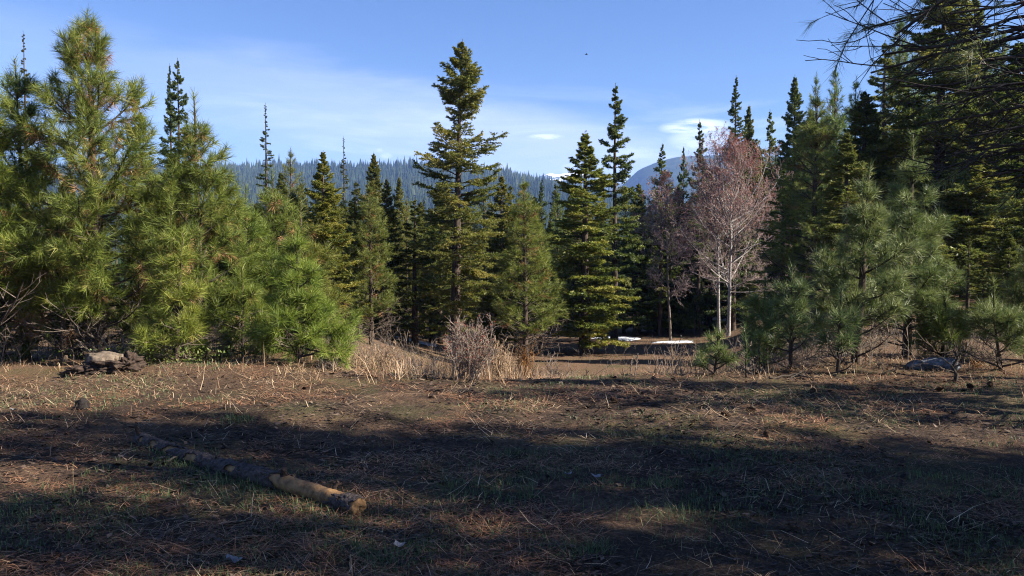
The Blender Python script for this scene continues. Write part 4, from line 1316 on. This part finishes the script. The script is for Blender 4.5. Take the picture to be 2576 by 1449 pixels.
shrub('bare_shrub', 'dense pinkish grey thicket with red hips in front of the ragged fir', 1185, 10.7, 800, 92, M_ROSE, 201, 44, .34, (9, 4), .0042, True)
shrub('bare_shrub', 'brown upright thicket touching the right side of the red hipped thicket', 1262, 11.3, 850, 60, M_TAN, 202, 30, .22, (6, 3), .0040)
shrub('bare_shrub', 'orange stemmed upright shrub below the yellowish pine', 1318, 11.7, 862, 34, M_WILLOW, 203, 34, .13, (5, 2), .0038, up=.5)
shrub('bare_sapling', 'pale forked leafless sapling alone in front of the lower clearing', 1583, 10.9, 868, 62, M_TWIG, 204, 2, .10, (6, 3), .0048, up=.3, cat='sapling')
shrub('bare_shrub', 'clump of leaning straw coloured stalks left of the bushy seedling', 1715, 11.2, 852, 78, M_TAN, 205, 13, .45, (4, 2), .0042)
shrub('bare_shrub', 'thin dark leaning switch with few twigs left of the pale sapling', 1466, 11.4, 893, 30, M_LIMB, 206, 2, .3, (4, 2), .0045)
shrub('bare_shrub', 'low grey bush at the foot of the conical pine', 825, 11.5, 888, 70, M_TWIG, 207, 22, .6, (6, 3), .0040)
shrub('bare_shrub', 'wide tan brush between the conical pine and the small snow strip', 945, 12.0, 856, 80, M_TAN, 208, 30, .5, (6, 3), .0042)
shrub('bare_shrub', 'sparse brown brush below the small snow strip', 1045, 12.2, 882, 70, M_ROSE, 209, 20, .55, (6, 3), .0042)
shrub('bare_shrub', 'grey dead brush under the silver green pine', 2215, 11.5, 896, 80, M_TWIG, 210, 22, .6, (6, 3), .0042)
shrub('bare_shrub', 'short grey brush between the conical pine and the broad pine', 632, 12.0, 880, 75, M_TWIG, 211, 22, .5, (6, 3), .0042)
shrub('bare_shrub', 'white dead twigs curling in front of the tallest pine', 290, 11.9, 838, 90, M_TWIG, 212, 16, .7, (7, 4), .0055)
shrub('bare_shrub', 'brown brush behind the pale sapling at the dip', 1400, 12.6, 896, 70, M_ROSE, 213, 18, .55, (6, 3), .0040)
shrub('bare_shrub', 'leafless bush by the snow streak under the small red budded tree', 1660, 13.2, 838, 70, M_ROSE, 214, 7, .5, (6, 3), .0048)
shrub('bare_shrub', 'rusty brush at the right edge under the leaning young pine', 2460, 11.8, 900, 80, M_WILLOW, 215, 22, .6, (5, 3), .0040)

# ---- snow left in the shade
sm, n_, l_, b_ = mat('old_snow')
b_.inputs['Base Color'].default_value = (.58, .60, .63, 1)
b_.inputs['Roughness'].default_value = .6
b_.inputs['Subsurface Weight'].default_value = 0.0
nz = n_.new('ShaderNodeTexNoise'); nz.inputs['Scale'].default_value = 5; nz.inputs['Detail'].default_value = 6
bp = n_.new('ShaderNodeBump'); bp.inputs['Strength'].default_value = .5; bp.inputs['Distance'].default_value = .05
l_.new(nz.outputs[0], bp.inputs['Height']); l_.new(bp.outputs[0], b_.inputs['Normal'])


def snow(label, cx, cy, rx, ry, rot, seed):
    rg = np.random.default_rng(seed)
    A, B = 56, 8
    t = np.arange(A) * 2 * math.pi / A
    o = 1 + sum(rg.normal(0, .24 / k ** .6) * np.cos(k * t + rg.random() * 6.28) for k in range(1, 9))
    rr_ = np.linspace(.08, 1, B)
    X = rr_[:, None] * (np.cos(t) * o * rx)[None]
    Y = rr_[:, None] * (np.sin(t) * o * ry)[None]
    c, s_ = math.cos(rot), math.sin(rot)
    wx, wy = cx + X * c - Y * s_, cy + X * s_ + Y * c
    Z = ground_z(wx, wy) + .055 * (1 - rr_[:, None] ** 3) - .03 * (rr_[:, None] > .99) + .03 * fbm(wx * 2, wy * 2, 3) * (rr_[:, None] < .9)
    z0_ = gz(cx, cy)
    V = np.stack([wx - cx, wy - cy, Z - z0_], -1).reshape(-1, 3)
    V = np.concatenate([V, [[0, 0, .055]]])
    i, j = np.meshgrid(np.arange(B - 1), np.arange(A), indexing='ij')
    Q = np.stack([i * A + j, (i + 1) * A + j, (i + 1) * A + (j + 1) % A, i * A + (j + 1) % A], -1).reshape(-1, 4)
    T = np.stack([np.full(A, len(V) - 1), np.arange(A), (np.arange(A) + 1) % A], 1)
    me = make_mesh('snow_patch', [(V, Q, 0, None)], True)
    o_ = add('snow_patch', me, sm, None, label=label, category='snow patch', group='snow patches in the lower clearing')
    o_.location = (cx, cy, z0_)


def at_px(px, d):
    return ray(px, 900)[0] * d, d


for lab, px, d, rx, ry, rot, seed in (('large flat snow patch in deep shade behind the dense bright green fir', 1548, 38, 1.15, 1.9, 0, 1), ('sunlit snow streak running up to the pale twin trunks', 1700, 34.5, 1.15, .55, .42, 2), ('narrow broken snow strip left of the ragged fir', 1048, 30.5, .85, .5, .1, 3)):
    x_, y_ = at_px(px, d)
    snow(lab, x_, y_, rx, ry, rot, seed)

# ---- the fallen log in the foreground
M_WOOD = bark_mat('bare_yellow_wood', (.085, .045, .022), (.33, .19, .082), 13, 1, .5, .75)
M_LOGBARK = bark_mat('log_bark', (.016, .013, .013), (.105, .082, .075), 30, 1, 1.0)
M_ROT = bark_mat('rotten_wood', (.012, .009, .008), (.075, .050, .036), 22, 1, 1.0)
M_GREYWOOD = bark_mat('bleached_wood', (.065, .048, .034), (.21, .165, .122), 12, 1, .5)
M_CHAR = bark_mat('charred', (.006, .005, .005), (.030, .024, .021), 26, 1, 1.0)


def disp(V, amp, sc_, seed=0.0):
    from mathutils import noise as mn
    return np.array([mn.noise(Vector(v * sc_) + Vector((seed, seed * .7, 0))) for v in V]) * amp


g_near, g_far = on_ground(893, 1304), on_ground(346, 1118)
ra, rb = .067, .052
pa_, pb_ = g_near + [0, .05, ra * .92], g_far + [0, .04, rb * .9]
mid_ = (pa_ + pb_) / 2
lg = root('fallen_log', 'thin fallen log with patchy bark, its near end stripped to yellow wood', 'log', (mid_[0], mid_[1], gz(mid_[0], mid_[1])))
off_ = np.array(lg.location)


def log_pts(P):
    u = np.linspace(0, 1, P)[:, None]
    q = pa_ * (1 - u) + pb_ * u
    q[:, 2] += .012 * np.sin(u[:, 0] * 7) - .010
    q[:, 0] += .018 * np.sin(u[:, 0] * 5 + 1)
    return q - off_


PL = 150
lp = log_pts(PL)
u_ = np.linspace(0, 1, PL)
rw = (ra * (1 - u_) + rb * u_) * (1 + .05 * np.sin(u_ * 40) * .5)
for kc in (.10, .27, .45, .62, .8):
    rw *= 1 + .10 * np.exp(-((u_ - kc) / .012) ** 2)
NT = 40
V, Q = tubes(lp[None], (rw - .007)[None], NT)
nrm_ = nrmz(V - np.repeat(lp, NT, 0))
V = V + nrm_ * disp(V, .006, 9.0, 3)[:, None]
add('bare_wood', make_mesh('bare_wood', [(V, Q, 0, None)], True), M_WOOD, lg)
# sawn and broken ends
for nm, c, rr_, sgn in (('cut_end', lp[0], rw[0] - .006, 1), ('broken_end', lp[-1], rw[-1] + .004, -1)):
    ax = nrmz(lp[0] - lp[1]) if sgn > 0 else nrmz(lp[-1] - lp[-2])
    s0 = nrmz(np.cross(ax, [0, 0, 1.])); t0 = np.cross(s0, ax)
    t = np.arange(22) * 2 * math.pi / 22
    rings = []
    for f, dz in ((1.0, -.004), (.93, .006), (.6, .010), (.25, .006)):
        jag = rl.normal(0, .010 if sgn > 0 else .018, 22)
        rings.append(c + (np.cos(t)[:, None] * s0 + np.sin(t)[:, None] * t0) * rr_ * f + ax * (dz + jag)[:, None])
    V = np.concatenate(rings + [(c + ax * .004)[None]])
    i, j = np.meshgrid(np.arange(3), np.arange(22), indexing='ij')
    Q = np.stack([i * 22 + j, i * 22 + (j + 1) % 22, (i + 1) * 22 + (j + 1) % 22, (i + 1) * 22 + j], -1).reshape(-1, 4)
    T = np.stack([66 + np.arange(22), 66 + (np.arange(22) + 1) % 22, np.full(22, 88)], 1)
    add(nm, make_mesh(nm, [(V, Q, 0, None), (V, T, 0, None)]), M_WOOD if sgn > 0 else M_ROT, lg)
# bark: a shell with holes where it has come off
PB, NB = 330, 72
lpb = log_pts(PB)
ub = np.linspace(0, 1, PB)
rwb = np.interp(ub, u_, rw) + .003
V, Q = tubes(lpb[None], rwb[None], NB)
nrm_ = nrmz(V - np.repeat(lpb, NB, 0))
V = V + nrm_ * (np.abs(disp(V, .014, 26.0, 9)) + disp(V, .006, 60.0, 4))[:, None]
fu = np.repeat(ub[:-1], NB)
fa = np.tile(np.arange(NB) * 2 * math.pi / NB, PB - 1)
cx_, sx_ = np.cos(fa) * .35, np.sin(fa) * .35
mk = fbm(fu * 16 + cx_ * 2.6 + 3, sx_ * 2.6 + 8 + fu * 3, 4) * 1.9 + .07 * np.sin(fu * 130 + 2 * np.sin(fa))
thr = np.interp(fu, [0, .20, .27, .34, .42, .5, .88, 1.0], [.17, .20, .02, -.16, -.28, -.34, -.27, -.16])
for uc, ac, du, da in ((.47, .0, .024, .75), (.66, .0, .034, .8), (.88, .0, .02, .8), (.95, .0, .014, .7)):
    # openings on the side that faces the clearing's near edge
    face = np.arccos(np.clip((nrm_ @ nrmz(np.array([-.45, -.75, .35])))[Q[:, 0]], -1, 1))
    thr = np.where((((fu - uc) / du) ** 2 + (face / da) ** 2) * (1 + 2.4 * fbm(fu * 38 + fa * 1.3, fa * 2.2 + 4, 4)) < .8, 9, thr)
Q = Q[mk > thr]
bk = add('bark', make_mesh('bark', [(V, Q, 0, None)], True), M_LOGBARK, lg)
so = bk.modifiers.new('thickness', 'SOLIDIFY'); so.thickness = .009; so.offset = -1
for uu, az_, ln_, rr_ in ((.10, 1.2, .075, .016), (.115, -1.5, .10, .018), (.275, 1.7, .07, .024), (.27, .6, .05, .018), (.45, 1.6, .05, .013), (.555, 1.9, .055, .012), (.64, 1.2, .03, .012), (.985, 2.0, .12, .016)):
    k = int(uu * (PL - 1))
    ax = nrmz(lp[min(k + 1, PL - 1)] - lp[k - 1]); s0 = nrmz(np.cross(ax, [0, 0, 1.])); t0 = np.cross(s0, ax)
    dr_ = s0 * math.cos(az_) + t0 * math.sin(az_)
    st_ = lp[k] + dr_ * rw[k] * .6
    q = np.stack([st_, st_ + dr_ * ln_ * .5 + ax * .006, st_ + dr_ * ln_ - ax * .012])
    V, Q = tubes(q[None], np.array([[rr_ * 1.25, rr_, rr_ * .8]]), 9)
    V = V + rl.normal(0, .0018, V.shape)
    cap_ = np.concatenate([V, q[-1:]])
    T = np.stack([18 + np.arange(9), 18 + (np.arange(9) + 1) % 9, np.full(9, 27)], 1)
    add('branch_stub', make_mesh('branch_stub', [(cap_, Q, 0, None), (cap_, T, 0, None)]), M_ROT, lg)

# ---- rotten stump at the foot of the left pines
import bmesh


def rock(name, m, parent, sx, sy, sz, amp, fr, seed, sub=4, loc=(0, 0, 0), rot=0.0, flat=.0):
    bm = bmesh.new()
    bmesh.ops.create_icosphere(bm, subdivisions=sub, radius=1)
    V = np.array([v.co[:] for v in bm.verts])
    d = disp(V, amp, fr, seed) + disp(V, amp * .45, fr * 3.1, seed + 5)
    V = V * (1 + d)[:, None]
    V[:, 2] = np.where(V[:, 2] < -.45, -.45 + (V[:, 2] + .45) * .2, V[:, 2])
    V = V * [sx, sy, sz]
    c, s_ = math.cos(rot), math.sin(rot)
    V = np.stack([V[:, 0] * c - V[:, 1] * s_, V[:, 0] * s_ + V[:, 1] * c, V[:, 2]], 1) + np.array(loc)
    Fc = np.array([[v.index for v in f.verts] for f in bm.faces])
    bm.free()
    return add(name, make_mesh(name, [(V, Fc, 0, None)], sub > 3), m, parent)


sp = on_ground(276, 936)
stp = root('rotten_stump', 'crumbling dark stump with a bleached splintered top, in front of the tallest pine', 'stump', sp)
rock('rotten_body', M_ROT, stp, .36, .25, .13, .55, 2.2, 4, 5, (0, .12, .07))
rock('fallen_crumbs', M_ROT, stp, .28, .16, .075, .6, 3.0, 8, 5, (-.30, -.02, .02), .1)
rock('raised_rim', M_ROT, stp, .15, .14, .13, .6, 2.6, 12, 5, (.20, .12, .10), .4)
# splintered slab: long ridges
ns, nw_ = 26, 15
su, sw = np.meshgrid(np.linspace(-1, 1, ns), np.linspace(-1, 1, nw_), indexing='ij')
rid = rl.normal(0, .012, nw_)[None] + .012 * np.sin(su * 4 + sw * 9)
top = np.stack([su * .23 * (1 - .15 * sw ** 2) + rl.normal(0, .006, su.shape) + .03 * rl.normal(0, 1, nw_)[None] * (np.abs(su) > .95), sw * .13 * (1 - .55 * np.abs(su) ** 2.5), .055 * (1 - sw ** 2) * (1 - .5 * su ** 2) + rid + .02], -1)
bot = top * [1, 1, 0] + np.array([0, 0, -.05])
V = np.concatenate([top.reshape(-1, 3), bot.reshape(-1, 3)]) + np.array([-.10, .05, .185])
i, j = np.meshgrid(np.arange(ns - 1), np.arange(nw_ - 1), indexing='ij')
Q = np.stack([i * nw_ + j, (i + 1) * nw_ + j, (i + 1) * nw_ + j + 1, i * nw_ + j + 1], -1).reshape(-1, 4)
edge = np.concatenate([np.arange(ns) * nw_, (ns - 1) * nw_ + np.arange(1, nw_), (np.arange(ns - 1)[::-1]) * nw_ + nw_ - 1, np.arange(1, nw_ - 1)[::-1]])
e2 = np.roll(edge, -1)
Q = np.concatenate([Q, np.stack([edge, edge + ns * nw_, e2 + ns * nw_, e2], 1)])
add('splintered_slab', make_mesh('splintered_slab', [(V, Q, 0, None)]), M_GREYWOOD, stp)

# ---- charred block in the sunny strip
cp = on_ground(206, 1030)
cb = root('charred_block', 'small black charred wood block alone in the sunny strip on the left', 'charred wood', cp)
rock('block', M_CHAR, cb, .066, .06, .085, .55, 1.5, 21, 3, (0, 0, .04), .5)
rock('chip', M_CHAR, cb, .035, .03, .03, .5, 2.0, 23, 2, (.045, -.03, .012), .2)

# ---- sticks


def stick(label, pts, r, m, group=None, name='broken_stick', cat='stick'):
    pts = np.array(pts, float)
    u = np.linspace(0, 1, 9)
    uu = np.linspace(0, 1, len(pts))
    q = np.stack([np.interp(u, uu, pts[:, k]) for k in range(3)], 1)
    q += np.concatenate([[[0, 0, 0]], rl.normal(0, r * .35, (8, 3))])
    p0 = q[4].copy()
    V, Q = tubes((q - p0)[None], (r * np.linspace(1, .45, 9))[None], 6)
    T = np.array([[0, 1, 2, 3, 4, 5], [48, 49, 50, 51, 52, 53]])
    o = add(name, make_mesh(name, [(V, Q, 0, None), (V, T, 0, None)]), m, None, label=label, category=cat)
    if group:
        o['group'] = group
    o.location = p0
    return o


def g3(px, py, dz=0.0):
    p_ = on_ground(px, py)
    return p_ + [0, 0, dz]


gs = 'broken sticks lying about'
stick('orange brown stick lying flat at the lip left of the red hipped thicket', [g3(878, 950, .02), g3(935, 951, .05)], .012, M_BARK_RED, gs)
stick('short orange stick tilting up over the flat one at the lip', [g3(940, 951, .02), g3(915, 948, .13)], .012, M_BARK_RED, gs)
stick('stubby orange stick poking up right of the tilted one', [g3(985, 952, .02), g3(955, 949, .12)], .012, M_BARK_RED, gs)
stick('dark stick lying at the lip near the red hipped thicket', [g3(1035, 956, .015), g3(1090, 950, .05)], .015, M_LIMB, gs)
stick('pale split stick beside the far part of the log', [g3(418, 1166, .012), g3(456, 1152, .03)], .011, M_GREYWOOD, gs)
stick('dark twig lying on the soil below the near end of the log', [g3(782, 1352, .01), g3(860, 1322, .02)], .007, M_LIMB, gs)
stick('pale upright twig at the bottom edge', [g3(886, 1446, .0), g3(880, 1416, .05)], .009, M_GREYWOOD, gs)
stick('long pale grass stalk leaning right of the stump', [g3(430, 958, .0), g3(400, 944, .22)], .007, M_GREYWOOD, gs)
stick('bright splinter standing at the stripped end of the log', [g3(872, 1268, .03), g3(896, 1262, .05)], .010, M_WOOD, gs)
stick('dark fallen branch lying below the small dark pine', [g3(1935, 955, .03), g3(2000, 952, .05), g3(2060, 956, .03)], .02, M_LIMB, gs)
stick('thin bowed branch arching over the litter left of the sapling pine', [g3(1985, 958, .02), g3(2030, 952, .14), g3(2075, 956, .02)], .008, M_LIMB, gs)

# ---- twisted dead snag and grey slab on the right
sg = on_ground(2402, 962)
tw = root('twisted_snag', 'small black twisted dead stem near the right edge', 'snag', sg)
rg = np.random.default_rng(31)
main = np.stack([np.array([0, 0, -.05]), [.02, 0, .10], [-.03, .02, .2], [.03, .0, .32], [-.02, .02, .43]])[None]
V, Q = tubes(main, np.array([[.035, .026, .022, .017, .008]]), 7)
add('stem', make_mesh('stem', [(V, Q, 0, None)]), M_LIMB, tw)
a1, la, _ = spawn(main, 9, (.25, .95), (25, 65), np.array([.34]), .15, 6, .0, .35, rg, .3)
for k in range(len(a1)):
    V, Q = tubes(a1[k:k + 1], np.full((1, 6), .010) * np.linspace(1, .4, 6)[None], 5)
    add('twisted_branch', make_mesh('twisted_branch', [(V, Q, 0, None)]), M_LIMB, tw)
bp_ = spot(2365, 11.6)
bs = root('grey_boulder', 'flat bluish grey boulder behind the twisted snag', 'boulder', bp_)
M_ROCK = bark_mat('grey_rock', (.05, .055, .065), (.19, .20, .225), 9, 1, .6)
rock('rock', M_ROCK, bs, .30, .20, .11, .30, 1.3, 41, 4, (0, 0, .06), .1)
rock('chipped_rock', M_ROCK, bs, .16, .12, .09, .35, 1.6, 43, 3, (-.36, -.04, .05), .3)

# ---- pine cones
M_CONE = bark_mat('cone_scales', (.016, .010, .007), (.10, .055, .032), 40, 1, .3)
cone_me = None


def cone_mesh():
    Vs, Fs = [], []
    vo = 0
    for k in range(64):
        u = k / 63
        z = -.045 + .09 * u
        r = .034 * math.sin(math.pi * min(max(.12 + .83 * u, 0), 1)) ** .7
        a = k * 2.39996
        c, s_ = math.cos(a), math.sin(a)
        wv = np.array([-s_, c, 0]) * .0085
        b0 = np.array([c * r * .35, s_ * r * .35, z - .004])
        t0 = np.array([c * r * 1.08, s_ * r * 1.08, z + .009])
        mdd = (b0 + t0) / 2 + np.array([0, 0, .003])
        Vs += [b0 - wv * .5, b0 + wv * .5, mdd + wv, t0, mdd - wv]
        Fs.append([vo, vo + 1, vo + 2, vo + 3, vo + 4])
        vo += 5
    return np.array(Vs), np.array(Fs)


cv_, cf_ = cone_mesh()
cone_me = make_mesh('cone_scales', [(cv_, cf_, 0, None)])
cone_me.materials.append(M_CONE)
core_pts = np.stack([np.zeros(6), np.zeros(6), np.linspace(-.05, .048, 6)], 1)[None]
core_me = make_mesh('cone_core', [(*tubes(core_pts, np.array([[.004, .017, .022, .02, .013, .003]]), 8), 0, None)], True)
core_me.materials.append(M_CONE)
gc = 'dark pine cones on the right half of the clearing floor'
for px, py, lab in ((2128, 1222, 'pine cone in the shade below the black stemmed sapling'), (2200, 1208, 'pine cone right beside the shaded one on the grass'), (2752, 1146, 'pine cone in rusty litter left of the twisted snag'), (2842, 1138, 'pine cone close to the foot of the twisted snag'), (2900, 1132, 'pine cone right of the twisted snag in the grass'), (2248, 1282, 'pine cone lower down in the grass below the pair'), (1800, 1180, 'pine cone near the sunny rim of the right half'), (2380, 1152, 'pine cone below the sapling pine on a bare black stem')):
    p_ = on_ground(px * 2576 / 3000, py * 2576 / 3000)
    r_ = root('pine_cone', lab, 'pine cone', p_ + [0, 0, .028], gc)
    r_.rotation_euler = (R(80 + rl.normal(0, 8)), 0, rl.random() * 6.28)
    r_.scale = (1.1,) * 3
    add('core', core_me, None, r_)
    add('scales', cone_me, None, r_, kind='stuff')

# ---- pale leaves
M_PALE = foliage_mat('pale_leaf', [(0, (.16, .155, .16)), (1, (.28, .27, .28))], .1, .7, .2)
for px, py, s_, lab in ((1750, 1404, .07, 'pale crumpled leaf in the shade right of the middle'), (1665, 1396, .05, 'dull leaf left of the pale crumpled one'), (685, 1652, .08, 'grey curled leaf at the bottom left of the log'), (1175, 1605, .06, 'small bluish leaf scrap below the log end'), (40, 1206, .06, 'white scrap at the left edge of the sunny strip')):
    p_ = on_ground(px * 2576 / 3000, py * 2576 / 3000)
    t = np.arange(10) * 2 * math.pi / 10
    rr_ = s_ * .75 * np.where(np.arange(10) % 2 == 0, 1.0, .62) * rl.uniform(.8, 1.2, 10)
    V = np.stack([np.cos(t) * rr_, np.sin(t) * rr_ * .8, .018 + .25 * s_ * rl.normal(0, 1, 10) * .5 + .3 * s_ * np.abs(np.cos(t))], 1)
    V = np.concatenate([V, [[0, 0, .012]]])
    T = np.stack([np.arange(10), (np.arange(10) + 1) % 10, np.full(10, 10)], 1)
    o_ = add('dry_leaf', make_mesh('dry_leaf', [(V, T, 0, None)]), M_PALE, None, label=lab, category='leaf', group='pale leaves on the ground')
    o_.location = p_

# ---- two birds far up
M_BIRD = bark_mat('dark_feathers', (.02, .02, .02), (.05, .045, .04), 20, 1, .1)
for px, py, d, lab in ((1475, 137, 70.0, 'tiny dark bird high in the blue sky'), (1474, 330, 75.0, 'tiny dark bird low over the snowy mountain')):
    v = ray(px, py) * d
    r_ = root('bird', lab, 'bird', (v[0], v[1], EYE + v[2]), 'birds in the sky')
    body = np.stack([np.linspace(-.14, .14, 7), np.zeros(7), np.zeros(7)], 1)[None]
    add('body', make_mesh('body', [(*tubes(body, np.array([[.006, .02, .034, .036, .03, .022, .004]]), 8), 0, None)], True), M_BIRD, r_)
    for sy in (-1, 1):
        wv = np.array([[.05, 0, .01], [-.05, 0, .01], [-.03, .14 * sy, .06], [.05, .15 * sy, .06], [-.05, .30 * sy, .03], [.02, .30 * sy, .03]])
        wv = np.concatenate([wv, wv - [0, 0, .006]])
        wf = np.array([[0, 1, 2, 3], [3, 2, 4, 5], [6, 9, 8, 7], [9, 11, 10, 8]])
        add('wing', make_mesh('wing', [(wv, wf, 0, None)]), M_BIRD, r_)
